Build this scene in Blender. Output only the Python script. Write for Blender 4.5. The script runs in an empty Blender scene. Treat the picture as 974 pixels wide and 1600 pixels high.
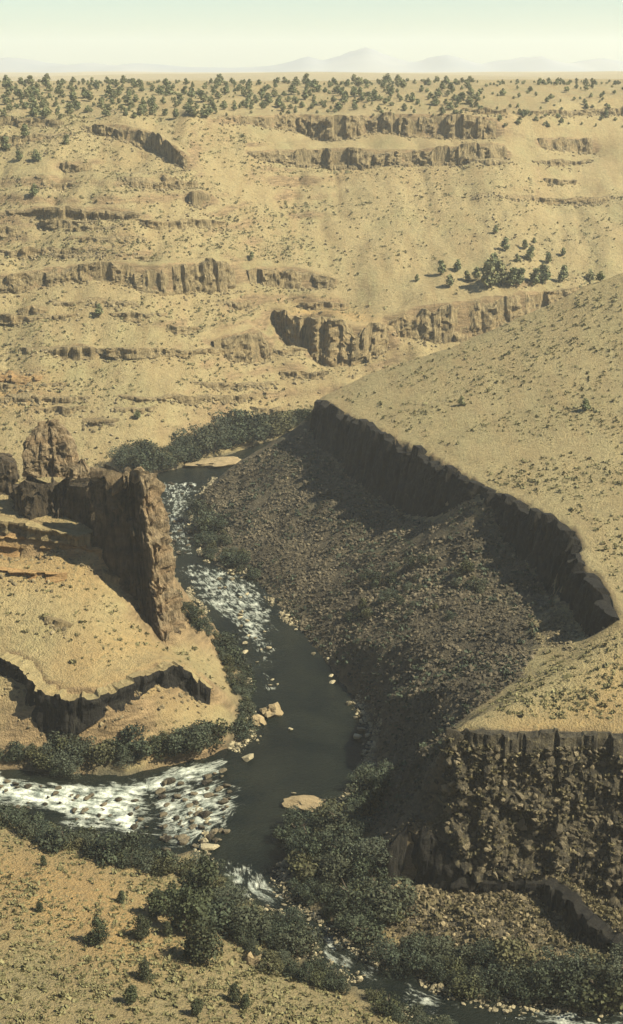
import bpy, math, random
import numpy as np
from mathutils import Vector

# ------------------------------------------------------------------ camera, sky, sun, exposure
SC = bpy.context.scene
COL = SC.collection
R = math.radians
FPX, U0, V0, CAMZ = 2198.0, 487.0, 800.0, 150.0       # focal length in photo pixels, photo centre, camera height over the river
HORIZON = 106.0
PITCH = math.atan((V0 - HORIZON) / FPX)
SUN_EL, SUN_AZ = 46.0, 108.0                            # elevation, compass angle from +Y towards +X
EXPOSURE = 1.38

cam_d = bpy.data.cameras.new('camera')
cam_d.sensor_fit = 'VERTICAL'; cam_d.sensor_height = 24.0; cam_d.lens = 24.0 * FPX / 1600.0
cam_d.clip_start = 1.0; cam_d.clip_end = 60000.0
cam = bpy.data.objects.new('camera', cam_d); COL.objects.link(cam)
cam.location = (0, 0, CAMZ); cam.rotation_euler = (math.pi / 2 - PITCH, 0, 0)
SC.camera = cam

world = bpy.data.worlds.new('World'); SC.world = world; world.use_nodes = True
wn = world.node_tree
sky = wn.nodes.new('ShaderNodeTexSky'); sky.sky_type = 'NISHITA'; sky.sun_disc = False
sky.sun_elevation = R(SUN_EL); sky.sun_rotation = R(SUN_AZ)
sky.altitude = 700; sky.air_density = 1.3; sky.dust_density = 0.7; sky.ozone_density = 2.5
wn.nodes['Background'].inputs['Strength'].default_value = 0.05
tint = wn.nodes.new('ShaderNodeMix'); tint.data_type = 'RGBA'; tint.blend_type = 'MULTIPLY'; tint.inputs[0].default_value = 1.0
tint.inputs[7].default_value = (0.80, 0.95, 1.0, 1)                     # the print's cool, slightly turquoise sky
wn.links.new(sky.outputs[0], tint.inputs[6]); wn.links.new(tint.outputs[2], wn.nodes['Background'].inputs['Color'])

SUN = Vector((math.sin(R(SUN_AZ)) * math.cos(R(SUN_EL)), math.cos(R(SUN_AZ)) * math.cos(R(SUN_EL)), math.sin(R(SUN_EL))))
sun_d = bpy.data.lights.new('sun', 'SUN'); sun_d.energy = 5.0; sun_d.angle = R(0.5); sun_d.color = (1.0, 0.935, 0.74)
sun = bpy.data.objects.new('sun', sun_d); COL.objects.link(sun)
sun.rotation_euler = SUN.to_track_quat('Z', 'Y').to_euler(); sun.location = SUN * 500

SC.view_settings.view_transform = 'Standard'; SC.view_settings.look = 'None'
SC.view_settings.exposure = EXPOSURE; SC.view_settings.gamma = 1.0; SC.view_settings.use_curve_mapping = False
SC.render.engine = 'CYCLES'
SC.cycles.use_denoising = True
SC.cycles.max_bounces = 8; SC.cycles.diffuse_bounces = 3; SC.cycles.glossy_bounces = 2
SC.cycles.volume_bounces = 5; SC.cycles.transparent_max_bounces = 8

rng = np.random.default_rng(7)
random.seed(7)

# ------------------------------------------------------------------ small helpers
CP, SP = math.cos(PITCH), math.sin(PITCH)

def z_on_row(Y, v):
    """height of the sight line of photo row v at forward distance Y"""
    t = -(np.asarray(v, float) - V0) / FPX
    return CAMZ + Y * (t * CP - SP) / (CP + t * SP)

def x_on_col(u, Y, z):
    return (np.asarray(u, float) - U0) / FPX * (Y * CP - (z - CAMZ) * SP)

def at_z(u, v, z):
    """world point on the level z seen at photo pixel (u, v)"""
    Y = (z - CAMZ) / (z_on_row(1.0, v) - CAMZ)
    return (float(x_on_col(u, Y, z)), float(Y), float(z))

def at_y(u, v, Y):
    z = float(z_on_row(Y, v))
    return (float(x_on_col(u, Y, z)), float(Y), z)

def project(x, y, z):
    d = y * CP - (z - CAMZ) * SP
    return U0 + FPX * x / d, V0 - FPX * (y * SP + (z - CAMZ) * CP) / d

def smooth(a, b, x):
    t = np.clip((np.asarray(x, float) - a) / (b - a), 0, 1)
    return t * t * (3 - 2 * t)

def _hash(ix, iy, iz, seed):
    h = (ix.astype(np.int64) * 374761393 + iy.astype(np.int64) * 668265263 + iz.astype(np.int64) * 2147483647 + seed * 1274126177) & 0xFFFFFFFF
    h = ((h ^ (h >> 13)) * 1274126177) & 0xFFFFFFFF
    h = ((h ^ (h >> 16)) * 2246822519) & 0xFFFFFFFF
    return ((h ^ (h >> 15)) & 0xFFFFFF) / float(0xFFFFFF)

def vnoise(x, y, z=0.0, seed=0):
    x, y, z = np.broadcast_arrays(np.asarray(x, float), np.asarray(y, float), np.asarray(z, float))
    fx, fy, fz = np.floor(x), np.floor(y), np.floor(z)
    tx, ty, tz = x - fx, y - fy, z - fz
    tx = tx * tx * (3 - 2 * tx); ty = ty * ty * (3 - 2 * ty); tz = tz * tz * (3 - 2 * tz)
    r = 0
    for a in (0, 1):
        for b in (0, 1):
            for c in (0, 1):
                w = (tx if a else 1 - tx) * (ty if b else 1 - ty) * (tz if c else 1 - tz)
                r = r + w * _hash(fx + a, fy + b, fz + c, seed)
    return r * 2 - 1

def fbm(x, y, z=0.0, octaves=4, seed=0, gain=0.5):
    r, a, f = 0, 1.0, 1.0
    for o in range(octaves):
        r = r + a * vnoise(np.asarray(x) * f, np.asarray(y) * f, np.asarray(z) * f, seed + o * 17)
        a *= gain; f *= 2.03
    return r

def resample(pts, step):
    """evenly spaced points along a polyline of n-tuples (distance measured in x, y)"""
    p = np.asarray(pts, float)
    seg = np.hypot(*(np.diff(p[:, :2], axis=0).T)); s = np.concatenate([[0], np.cumsum(seg)])
    n = max(2, int(s[-1] / step) + 1); t = np.linspace(0, s[-1], n)
    return np.stack([np.interp(t, s, p[:, k]) for k in range(p.shape[1])], 1)

def in_poly(x, y, poly):
    x = np.asarray(x, float); y = np.asarray(y, float)
    r = np.zeros(x.shape, bool); n = len(poly)
    for i in range(n):
        x0, y0 = poly[i][:2]; x1, y1 = poly[(i + 1) % n][:2]
        if y0 == y1: continue
        c = ((y0 > y) != (y1 > y)) & (x < (x1 - x0) * (y - y0) / (y1 - y0) + x0)
        r ^= c
    return r

def dist_line(x, y, pts):
    """distance to a polyline, and the running length and side at the nearest point"""
    best = np.full(np.shape(x), 1e9); run = np.zeros(np.shape(x)); side = np.zeros(np.shape(x)); acc = 0.0
    for a, b in zip(pts[:-1], pts[1:]):
        dx, dy = b[0] - a[0], b[1] - a[1]; L = math.hypot(dx, dy) + 1e-9
        t = np.clip(((x - a[0]) * dx + (y - a[1]) * dy) / (L * L), 0, 1)
        d = np.hypot(x - a[0] - t * dx, y - a[1] - t * dy)
        m = d < best
        best = np.where(m, d, best); run = np.where(m, acc + t * L, run)
        side = np.where(m, ((x - a[0]) * dy - (y - a[1]) * dx) / L, side); acc += L
    return best, run, side

def mesh_object(name, verts, faces, mats, parent=None, smooth_shade=False, attrs=None, mat_index=None, link=True):
    """faces: list of tuples or an (n, 3 or 4) array"""
    me = bpy.data.meshes.new(name)
    verts = np.asarray(verts, np.float32)
    if isinstance(faces, np.ndarray):
        n, k = faces.shape
        me.vertices.add(len(verts)); me.vertices.foreach_set('co', verts.ravel())
        me.loops.add(n * k); me.loops.foreach_set('vertex_index', faces.astype(np.int32).ravel())
        me.polygons.add(n); me.polygons.foreach_set('loop_start', np.arange(0, n * k, k, dtype=np.int32))
        me.polygons.foreach_set('loop_total', np.full(n, k, np.int32))
    else:
        me.from_pydata([tuple(map(float, v)) for v in verts], [], faces)
    me.polygons.foreach_set('use_smooth', np.full(len(me.polygons), smooth_shade))
    if mat_index is not None: me.polygons.foreach_set('material_index', np.asarray(mat_index, np.int32))
    for m in (mats if isinstance(mats, (list, tuple)) else [mats]): me.materials.append(m)
    for k, v in (attrs or {}).items():
        a = me.attributes.new(k, 'FLOAT', 'POINT'); a.data.foreach_set('value', np.asarray(v, np.float32).ravel())
    me.update(calc_edges=True)
    me.validate()
    ob = bpy.data.objects.new(name, me)
    if link: COL.objects.link(ob)
    if parent: ob.parent = parent
    return ob

def tag(o, label, cat, group=None):
    o['label'] = label; o['category'] = cat
    if group: o['group'] = group
    return o

def structure(o): o['kind'] = 'structure'; return o
def stuff(o): o['kind'] = 'stuff'; return o

def grid_faces(nr, nc):
    i = np.arange((nr - 1) * nc).reshape(nr - 1, nc)[:, :-1].ravel()
    return np.stack([i, i + 1, i + nc + 1, i + nc], 1)

# ------------------------------------------------------------------ materials
class M:
    """tiny node builder"""
    def __init__(s, name, rough=0.95, spec=0.15):
        s.m = bpy.data.materials.new(name); s.m.use_nodes = True; s.t = s.m.node_tree
        s.b = s.t.nodes['Principled BSDF']; s.b.inputs['Roughness'].default_value = rough
        s.b.inputs['Specular IOR Level'].default_value = spec
    def n(s, typ, **kw):
        n = s.t.nodes.new(typ)
        for k, v in kw.items(): setattr(n, k, v)
        return n
    def l(s, a, b): s.t.links.new(a, b)
    def coord(s, scale=(1, 1, 1), obj=False):
        if obj: o = s.n('ShaderNodeTexCoord').outputs['Object']
        else: o = s.n('ShaderNodeNewGeometry').outputs['Position']
        mp = s.n('ShaderNodeMapping'); mp.inputs['Scale'].default_value = scale
        s.l(o, mp.inputs['Vector']); return mp.outputs[0]
    def noise(s, co, scale, detail=4, rough=0.6, lo=0.35, hi=0.65):
        n = s.n('ShaderNodeTexNoise'); n.inputs['Scale'].default_value = scale; n.inputs['Detail'].default_value = detail
        n.inputs['Roughness'].default_value = rough; s.l(co, n.inputs['Vector'])
        r = s.n('ShaderNodeMapRange'); r.inputs['From Min'].default_value = lo; r.inputs['From Max'].default_value = hi
        s.l(n.outputs['Fac'], r.inputs['Value']); return r.outputs[0]
    def voro(s, co, scale, lo=0.0, hi=1.0, out='Distance', feature='F1'):
        n = s.n('ShaderNodeTexVoronoi', feature=feature); n.inputs['Scale'].default_value = scale; s.l(co, n.inputs['Vector'])
        r = s.n('ShaderNodeMapRange'); r.inputs['From Min'].default_value = lo; r.inputs['From Max'].default_value = hi
        s.l(n.outputs[out], r.inputs['Value']); return r.outputs[0]
    def attr(s, name):
        return s.n('ShaderNodeAttribute', attribute_name=name).outputs['Fac']
    def math(s, op, a, b=None, clamp=False):
        n = s.n('ShaderNodeMath', operation=op, use_clamp=clamp)
        for i, x in enumerate((a, b)):
            if x is None: continue
            if isinstance(x, (int, float)): n.inputs[i].default_value = x
            else: s.l(x, n.inputs[i])
        return n.outputs[0]
    def mix(s, fac, a, b, mode='MIX'):
        n = s.n('ShaderNodeMix', data_type='RGBA', blend_type=mode)
        for i, x in ((0, fac), (6, a), (7, b)):
            if isinstance(x, (int, float)): n.inputs[i].default_value = x
            elif isinstance(x, tuple): n.inputs[i].default_value = (*x, 1)
            else: s.l(x, n.inputs[i])
        return n.outputs[2]
    def color(s, c): s.l(c, s.b.inputs['Base Color']); return s
    def bump(s, h, strength=0.6, dist=1.0, prev=None):
        n = s.n('ShaderNodeBump'); n.inputs['Strength'].default_value = strength; n.inputs['Distance'].default_value = dist
        s.l(h, n.inputs['Height'])
        if prev is not None: s.l(prev, n.inputs['Normal'])
        s.l(n.outputs[0], s.b.inputs['Normal']); return n.outputs[0]

def ground_material():
    k = M('canyon_ground')
    p = k.coord()
    big = k.noise(p, 0.012, 5); mid = k.noise(p, 0.06, 5); fine = k.noise(p, 0.55, 5, 0.7); grit = k.noise(p, 2.2, 3, 0.7)
    soil = k.mix(big, (0.274, 0.206, 0.095), (0.262, 0.211, 0.100))
    soil = k.mix(k.math('MULTIPLY', mid, 0.55), soil, (0.312, 0.255, 0.122))
    soil = k.mix(k.math('MULTIPLY', k.noise(p, 0.03, 4, 0.6, 0.5, 0.7), 0.7), soil, (0.180, 0.172, 0.074))   # greener patches of dry grass
    soil = k.mix(k.math('MULTIPLY', k.attr('sagey'), 0.42), soil, (0.232, 0.196, 0.090))
    soil = k.mix(k.math('MULTIPLY', k.attr('scrubby'), 0.7), soil, (0.128, 0.108, 0.050))
    soil = k.mix(k.math('MULTIPLY', k.attr('orange'), 0.75), soil, (0.315, 0.185, 0.062))
    soil = k.mix(k.math('MULTIPLY', k.math('SUBTRACT', 1.0, fine), 0.62), soil, (0.120, 0.090, 0.044))
    soil = k.mix(k.math('MULTIPLY', k.noise(p, 1.1, 2, 0.5, 0.56, 0.66), 0.75), soil, (0.088, 0.080, 0.038))     # low tufts
    soil = k.mix(k.math('MULTIPLY', grit, 0.25), soil, (0.34, 0.27, 0.15))
    streak = k.noise(k.coord((0.16, 0.022, 0.022)), 1.0, 5, 0.65, 0.42, 0.68)
    soil = k.mix(k.math('MULTIPLY', streak, 0.5), soil, (0.190, 0.128, 0.058))
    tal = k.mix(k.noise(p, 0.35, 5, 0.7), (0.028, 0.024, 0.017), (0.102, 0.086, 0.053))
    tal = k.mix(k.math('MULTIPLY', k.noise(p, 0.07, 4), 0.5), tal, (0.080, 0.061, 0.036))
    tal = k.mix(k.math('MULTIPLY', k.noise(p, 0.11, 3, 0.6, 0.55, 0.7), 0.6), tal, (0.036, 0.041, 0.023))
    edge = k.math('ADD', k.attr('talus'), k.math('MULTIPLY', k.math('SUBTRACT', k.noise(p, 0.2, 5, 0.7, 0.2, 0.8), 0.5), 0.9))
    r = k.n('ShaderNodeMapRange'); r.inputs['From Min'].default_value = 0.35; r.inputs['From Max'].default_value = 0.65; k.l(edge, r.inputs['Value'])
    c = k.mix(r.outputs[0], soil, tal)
    wet = k.mix(fine, (0.035, 0.034, 0.022), (0.11, 0.092, 0.054))
    c = k.mix(k.attr('bank'), c, wet)
    rock = k.mix(k.noise(k.coord((0.25, 0.25, 1.6)), 0.8, 4), (0.085, 0.058, 0.032), (0.25, 0.172, 0.088))
    c = k.mix(k.math('MULTIPLY', k.attr('rocky'), 0.85), c, rock)
    k.color(c)
    h = k.math('ADD', k.math('MULTIPLY', fine, 0.5), k.math('MULTIPLY', grit, 0.25))
    k.bump(h, 0.75, 1.0)
    return k.m

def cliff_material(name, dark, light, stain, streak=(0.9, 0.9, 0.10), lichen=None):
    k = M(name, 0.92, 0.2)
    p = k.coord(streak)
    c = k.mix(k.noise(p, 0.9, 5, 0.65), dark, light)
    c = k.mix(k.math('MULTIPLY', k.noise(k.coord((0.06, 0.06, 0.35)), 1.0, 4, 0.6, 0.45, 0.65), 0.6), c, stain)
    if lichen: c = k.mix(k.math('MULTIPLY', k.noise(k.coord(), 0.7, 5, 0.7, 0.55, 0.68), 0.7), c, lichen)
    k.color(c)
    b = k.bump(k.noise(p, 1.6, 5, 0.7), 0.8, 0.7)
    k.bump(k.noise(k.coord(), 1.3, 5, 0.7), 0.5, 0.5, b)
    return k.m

def foliage_material(name, a, b, c):
    k = M(name, 0.8, 0.15)
    oi = k.n('ShaderNodeObjectInfo').outputs['Random']
    col = k.mix(k.attr('leaf'), a, b)
    col = k.mix(k.math('MULTIPLY', k.math('MULTIPLY', oi, oi), 0.8), col, c)
    k.color(col)
    return k.m

MAT_GROUND = ground_material()
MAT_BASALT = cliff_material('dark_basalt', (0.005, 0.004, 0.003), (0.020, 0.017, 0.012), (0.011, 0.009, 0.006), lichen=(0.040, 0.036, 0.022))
MAT_MESA = cliff_material('weathered_basalt', (0.018, 0.015, 0.010), (0.090, 0.074, 0.043), (0.032, 0.026, 0.016), (0.8, 0.8, 0.5), lichen=(0.18, 0.148, 0.076))
MAT_SAND = cliff_material('tan_rimrock', (0.100, 0.077, 0.038), (0.29, 0.222, 0.112), (0.25, 0.172, 0.078))
MAT_BROWN = cliff_material('brown_rimrock', (0.085, 0.065, 0.033), (0.270, 0.207, 0.104), (0.21, 0.150, 0.070))
MAT_ORANGE = cliff_material('orange_rimrock', (0.15, 0.090, 0.038), (0.31, 0.212, 0.092), (0.29, 0.165, 0.066), (0.3, 0.3, 1.2))
MAT_TOWER = cliff_material('tower_rock', (0.012, 0.010, 0.007), (0.130, 0.095, 0.054), (0.034, 0.025, 0.015), (0.8, 0.8, 0.15))
MAT_JUNIPER = foliage_material('juniper_foliage', (0.012, 0.017, 0.008), (0.056, 0.064, 0.030), (0.036, 0.037, 0.019))
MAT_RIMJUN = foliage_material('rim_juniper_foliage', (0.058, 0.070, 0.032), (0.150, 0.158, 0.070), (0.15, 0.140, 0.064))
MAT_BANK = foliage_material('bank_foliage', (0.005, 0.008, 0.005), (0.050, 0.060, 0.033), (0.050, 0.052, 0.030))
MAT_SAGE = foliage_material('sage_foliage', (0.075, 0.070, 0.031), (0.170, 0.152, 0.070), (0.135, 0.112, 0.054))
_k = M('bark'); _k.color(_k.mix(_k.noise(_k.coord((3, 3, 0.6)), 2.0), (0.06, 0.045, 0.032), (0.15, 0.115, 0.08))); MAT_BARK = _k.m

def rock_material(name, a, b):
    k = M(name, 0.9, 0.2)
    oi = k.n('ShaderNodeObjectInfo').outputs['Random']
    c = k.mix(k.noise(k.coord(), 0.5, 5, 0.7), a, b)
    c = k.mix(k.math('MULTIPLY', k.attr('tone'), 0.8), c, tuple(min(0.5, 2.1 * x) for x in b))
    c = k.mix(k.math('MULTIPLY', oi, 0.3), c, a)
    k.color(c); k.bump(k.noise(k.coord(), 2.5, 4, 0.7), 0.6, 0.4)
    return k.m
MAT_RUBBLE = rock_material('basalt_rubble', (0.021, 0.017, 0.012), (0.084, 0.068, 0.041))
MAT_BOULDER = rock_material('river_boulder', (0.10, 0.083, 0.048), (0.22, 0.185, 0.112))
MAT_TANROCK = rock_material('tan_boulder', (0.17, 0.125, 0.065), (0.29, 0.215, 0.115))
MAT_FALLEN = rock_material('fallen_rimrock', (0.060, 0.047, 0.026), (0.150, 0.118, 0.064))
MAT_MESAROCK = rock_material('mesa_blocks', (0.018, 0.015, 0.010), (0.092, 0.074, 0.043))
MAT_MESASCRUB = foliage_material('mesa_scrub', (0.030, 0.027, 0.013), (0.120, 0.098, 0.047), (0.085, 0.067, 0.033))
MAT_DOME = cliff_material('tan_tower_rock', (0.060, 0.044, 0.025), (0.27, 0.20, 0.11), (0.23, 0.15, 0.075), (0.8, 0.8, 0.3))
MAT_OLIVE = foliage_material('olive_foliage', (0.010, 0.013, 0.006), (0.064, 0.066, 0.028), (0.080, 0.072, 0.034))
MAT_WILLOW = foliage_material('willow_foliage', (0.010, 0.014, 0.009), (0.060, 0.072, 0.044), (0.065, 0.070, 0.045))
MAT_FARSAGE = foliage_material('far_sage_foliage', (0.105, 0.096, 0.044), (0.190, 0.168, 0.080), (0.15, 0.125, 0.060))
# ------------------------------------------------------------------ terrain: heights solved between surveyed lines
G0X, G1X, G0Y, G1Y, GS = -300.0, 300.0, -40.0, 1160.0, 2.0

def y_wall(u, v):
    y = np.interp(v, [185, 240, 300, 400, 480, 560, 640, 700, 742], [785, 742, 706, 655, 624, 588, 555, 536, 519])
    return y + 40 * smooth(200, 480, u) + 24 * smooth(320, 480, u) * smooth(470, 280, v) + 60 * smooth(760, 980, u) * smooth(420, 200, v)

LINES = []                                              # lists of (x, y, z)
def line_z(*pts): LINES.append([at_z(*p) for p in pts])
def line_y(*pts): LINES.append([at_y(*p) for p in pts])
def line_w(*pts): LINES.append(list(pts))

# the river and its side stream, outlined on the water level
def w0(*pts): return [at_z(u, v, 0.0)[:2] for u, v in pts]
POOL = w0((240, 742), (248, 800), (266, 868), (296, 928), (340, 982), (376, 1035), (392, 1100), (390, 1150), (352, 1186), (300, 1192), (318, 1330), (345, 1372),
          (383, 1412), (470, 1452), (492, 1502), (560, 1535), (630, 1580), (720, 1625)) \
     + [(62, 186), (110, 176), (300, 160), (300, 172), (112, 190)] \
     + w0((974, 1576), (840, 1572), (740, 1562), (660, 1532), (566, 1488), (522, 1448), (462, 1415), (436, 1380), (450, 1325), (470, 1290), (535, 1252), (566, 1215), (588, 1150), (560, 1096),
          (492, 1016), (440, 955), (392, 902), (326, 876), (296, 832), (306, 788), (340, 742))
BEND = [at_z(236, 745, 0)[:2], at_z(352, 745, 0)[:2], at_z(390, 712, 0)[:2], at_z(440, 690, 0)[:2], (0, 556), (60, 572), (140, 598), (300, 640),
        (300, 655), (140, 612), (60, 586), (-5, 572), at_z(420, 690, 0)[:2], at_z(360, 712, 0)[:2], at_z(300, 728, 0)[:2], at_z(240, 741, 0)[:2]]
STREAM = [(-300, 290)] + w0((-150, 1195), (0, 1204), (100, 1212), (200, 1216), (300, 1188), (360, 1172), (400, 1240), (330, 1318), (245, 1338), (200, 1325), (100, 1298), (0, 1268), (-150, 1240)) + [(-300, 262)]
RIVERS = [POOL, BEND, STREAM]
CENTRES = [w0((290, 742), (280, 800), (300, 880), (350, 940), (430, 1000), (480, 1100), (480, 1180), (430, 1270), (390, 1340), (400, 1390), (470, 1430), (530, 1490), (640, 1555), (800, 1600)) + [(110, 182), (300, 165)],
           [(-300, 275)] + w0((-150, 1218), (0, 1236), (120, 1258), (240, 1270), (330, 1240), (420, 1210))]

# side stream, far bank and the spur between the waters
line_z((-160, 1158, 5), (100, 1160, 4), (230, 1160, 4), (300, 1152, 4.5), (360, 1125, 3))
line_z((-160, 940, 29), (0, 945, 27), (100, 950, 26), (200, 952, 23), (245, 985, 15))
line_z((268, 1012, 11), (315, 1040, 8), (350, 1055, 4.5), (368, 1090, 2.5))
line_y((-150, 735, 360), (0, 742, 358), (100, 746, 357), (165, 752, 350), (225, 800, 342))
line_w((-200, 425, 24), (-150, 422, 22), (-95, 415, 15), (-68, 405, 3))
line_w((-300, 480, 16), (-140, 482, 8), (-80, 485, 4))
# the talus ridge below the tip of the bench, the bench and the hill on it
line_y((492, 655, 487), (440, 682, 485), (400, 705, 483), (350, 738, 479), (322, 764, 474))
line_y((497, 622, 493), (560, 590, 499), (620, 570, 503), (700, 545, 506), (800, 500, 509), (905, 450, 511), (974, 425, 513), (1150, 355, 517))
line_w((0, 522, 14), (40, 532, 22), (90, 540, 34), (150, 545, 60), (300, 550, 75))
line_w((300, 330, 62), (300, 430, 80), (300, 500, 92))
line_z((560, 1000, 8), (600, 1010, 12), (700, 990, 20), (780, 960, 25), (850, 960, 30))
line_z((610, 1090, 9), (650, 1085, 16), (700, 1070, 23), (780, 1050, 27), (850, 1010, 30.5))
line_z((974, 1000, 36), (905, 1030, 33.5), (850, 1062, 32.3), (780, 1100, 31.2), (715, 1132, 30.3))
line_z((974, 1080, 33), (860, 1100, 31.5), (780, 1122, 30.8))
line_w((300, 240, 34), (160, 240, 33), (95, 243, 31))
line_z((620, 1180, 6), (640, 1190, 11), (665, 1160, 21))
line_z((575, 1270, 3), (610, 1280, 6), (640, 1230, 12))
# foot of the near mesa
line_z((620, 1400, 3.5), (700, 1440, 3.2), (800, 1470, 3.2), (900, 1500, 3.8), (974, 1530, 4), (1150, 1590, 4))
line_w((300, 205, 6), (150, 207, 5))
# foreground slope
line_z((-150, 1275, 3), (0, 1288, 3), (100, 1318, 3.5), (225, 1352, 4), (290, 1390, 4.5), (318, 1420, 4.5), (360, 1470, 4.5), (400, 1520, 5), (480, 1545, 4), (560, 1572, 4), (660, 1606, 3))
line_z((-150, 1400, 7), (0, 1400, 7), (150, 1430, 8), (250, 1465, 8), (320, 1500, 8), (380, 1560, 7))
line_z((-150, 1600, 15), (0, 1600, 15), (200, 1600, 14.5), (400, 1605, 10), (600, 1660, 6))
line_w((-300, 225, 14), (-120, 230, 9))
line_w((-300, 120, 40), (0, 115, 36), (300, 110, 40))
line_w((-300, 55, 75), (0, 50, 78), (300, 55, 75))
line_w((-300, 10, 126), (0, 10, 127), (300, 10, 126))
line_w((-300, -4, 144), (0, -4, 145), (300, -4, 144))
line_w((-300, -34, 147), (300, -34, 147))
# far wall
for v, a, b in ((735, -150, 175), (700, -150, 190), (600, -150, 440), (500, -150, 300), (375, -150, 330), (375, 430, 1150), (300, 400, 1150), (290, -150, 230), (240, -150, 110),
                (660, -150, 300), (430, 560, 640), (590, 180, 470)):
    LINES.append([at_y(u, v, float(y_wall(u, v))) for u in np.arange(a, b + 1, 24)])
LINES.append([at_y(u, v, float(y_wall(u, v))) for u, v in ((175, 738), (260, 731), (330, 715), (400, 692), (460, 668))])
# rim, wooded rise behind it, plain
LINES.append([at_y(u, np.interp(u, [-150, 0, 300, 480, 780, 974, 1150], [186, 186, 180, 176, 176, 150, 150]), 800 + 64 * float(smooth(320, 480, u)) + 60 * float(smooth(760, 980, u))) for u in range(-150, 1151, 40)])
LINES.append([at_y(u, 153 - 6 * math.sin(u * .011), 880 + 30 * float(smooth(320, 480, u)) + 20 * float(smooth(760, 980, u))) for u in range(-150, 1151, 40)])
LINES.append([at_y(u, 135 + 3 * math.sin(u * .013 + 1), 1000) for u in range(-150, 1151, 40)])
line_w((-300, 1150, 138.5), (0, 1150, 139), (300, 1150, 139.5))

# cliffs: (top u, top v, foot v) along the edge; each also shapes the ground above and below it
CLIFFS = []
def cliff(label, mat, pts, z=None, y=None, side=1, out=None, **kw):
    """pts rows (u, v_top, v_foot[, z or y]); side +1: the face looks to the right of travel"""
    top = []
    for p in pts:
        if z is not None or (len(p) == 4 and y is None and z is None and kw.get('by', 'z') == 'z'):
            top.append(at_z(p[0], p[1], p[3] if len(p) == 4 else z))
        else:
            yy = p[3] if len(p) == 4 else (y if y is not None else float(y_wall(p[0], (p[1] + p[2]) / 2)))
            top.append(at_y(p[0], p[1], yy))
    kw.pop('by', None)
    top = np.array(top); vf = np.array([p[2] for p in pts], float)
    d = np.gradient(top[:, :2], axis=0); d /= np.hypot(d[:, 0], d[:, 1])[:, None] + 1e-9
    nrm = np.stack([d[:, 1], -d[:, 0]], 1) * side
    if out is not None: nrm = nrm * 0 + np.array(out) / math.hypot(*out)
    foot = np.zeros_like(top)
    for it in range(2):
        h = np.maximum(0.5, top[:, 2] - (foot[:, 2] if it else z_on_row(top[:, 1], vf)))
        foot[:, :2] = top[:, :2] + nrm * (0.8 + kw.get('batter', 0.16) * h)[:, None]
        foot[:, 2] = np.minimum(z_on_row(foot[:, 1], vf), top[:, 2] - 0.5)
    LINES.append((top + np.c_[-nrm * 1.8, np.zeros(len(top))]).tolist())
    LINES.append(foot.tolist())
    CLIFFS.append(dict(label=label, mat=mat, top=top, foot=foot, nrm=nrm, **kw))

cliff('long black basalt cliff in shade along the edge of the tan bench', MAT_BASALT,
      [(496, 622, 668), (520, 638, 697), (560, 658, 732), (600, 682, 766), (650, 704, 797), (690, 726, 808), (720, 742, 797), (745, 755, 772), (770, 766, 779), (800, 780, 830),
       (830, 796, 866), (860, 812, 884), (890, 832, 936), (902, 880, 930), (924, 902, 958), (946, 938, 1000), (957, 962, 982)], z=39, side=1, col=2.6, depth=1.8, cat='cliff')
cliff('dark overhanging ledge winding across the tan spur above the rapids', MAT_BASALT,
      [(-90, 1000, 1028, 21), (0, 1018, 1046, 20), (45, 1032, 1062, 19), (62, 1064, 1106, 17), (85, 1076, 1148, 16), (112, 1084, 1138, 15.5), (150, 1082, 1112, 15.5), (200, 1060, 1088, 16.5), (262, 1032, 1062, 17), (300, 1046, 1092, 13.5), (330, 1074, 1102, 9.5)],
      side=1, col=1.6, depth=1.0, cat='ledge', overhang=1.3, cap=1)
cliff('orange banded ledge below the dark towers of the spur', MAT_ORANGE,
      [(-90, 822, 858, 37), (0, 834, 868, 37), (70, 840, 876, 36.5), (130, 848, 878, 35.8), (160, 858, 872, 35)], side=1, col=3.5, depth=0.8, cat='ledge', banded=True)
cliff('thin dark ledge directly under the towers of the spur', MAT_BROWN,
      [(-90, 795, 812, 41), (0, 806, 822, 40.5), (60, 818, 832, 40), (142, 832, 845, 38.6)], side=1, col=2.5, depth=0.8, cat='ledge', overhang=1.4, cap=1)
cliff('short brown ledge on the slope beside the foot of the dark fin', MAT_BROWN,
      [(160, 896, 906, 29.5), (185, 899, 911, 28.6), (208, 906, 915, 27)], side=1, col=2.5, depth=0.6, cat='ledge', overhang=0.6)
cliff('small dark ledge low on the tan spur above the winding overhang', MAT_BROWN,
      [(70, 962, 972, 25.5), (92, 968, 980, 24.6), (112, 976, 984, 23.8)], side=1, col=2, depth=0.6, cat='ledge')
cliff('rugged basalt rim and face of the near mesa in the lower right', MAT_MESA,
      [(698, 1138, 1285, 30), (720, 1142, 1330, 30), (760, 1146, 1362, 30), (810, 1144, 1372, 30), (870, 1143, 1372, 30), (930, 1145, 1395, 30), (974, 1146, 1440, 30), (1050, 1150, 1490, 30), (1160, 1154, 1530, 30)],
      side=1, out=(-0.12, -1), col=2.0, depth=1.9, cat='cliff', batter=0.45, lumps=2.1, jag=0.25, scrub=1)
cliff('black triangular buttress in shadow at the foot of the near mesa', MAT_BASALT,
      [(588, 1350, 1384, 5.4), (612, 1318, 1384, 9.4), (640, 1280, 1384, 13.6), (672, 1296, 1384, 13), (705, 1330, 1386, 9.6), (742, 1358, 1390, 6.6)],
      side=1, out=(-0.25, -1), col=2.0, depth=1.2, cat='cliff')
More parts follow.
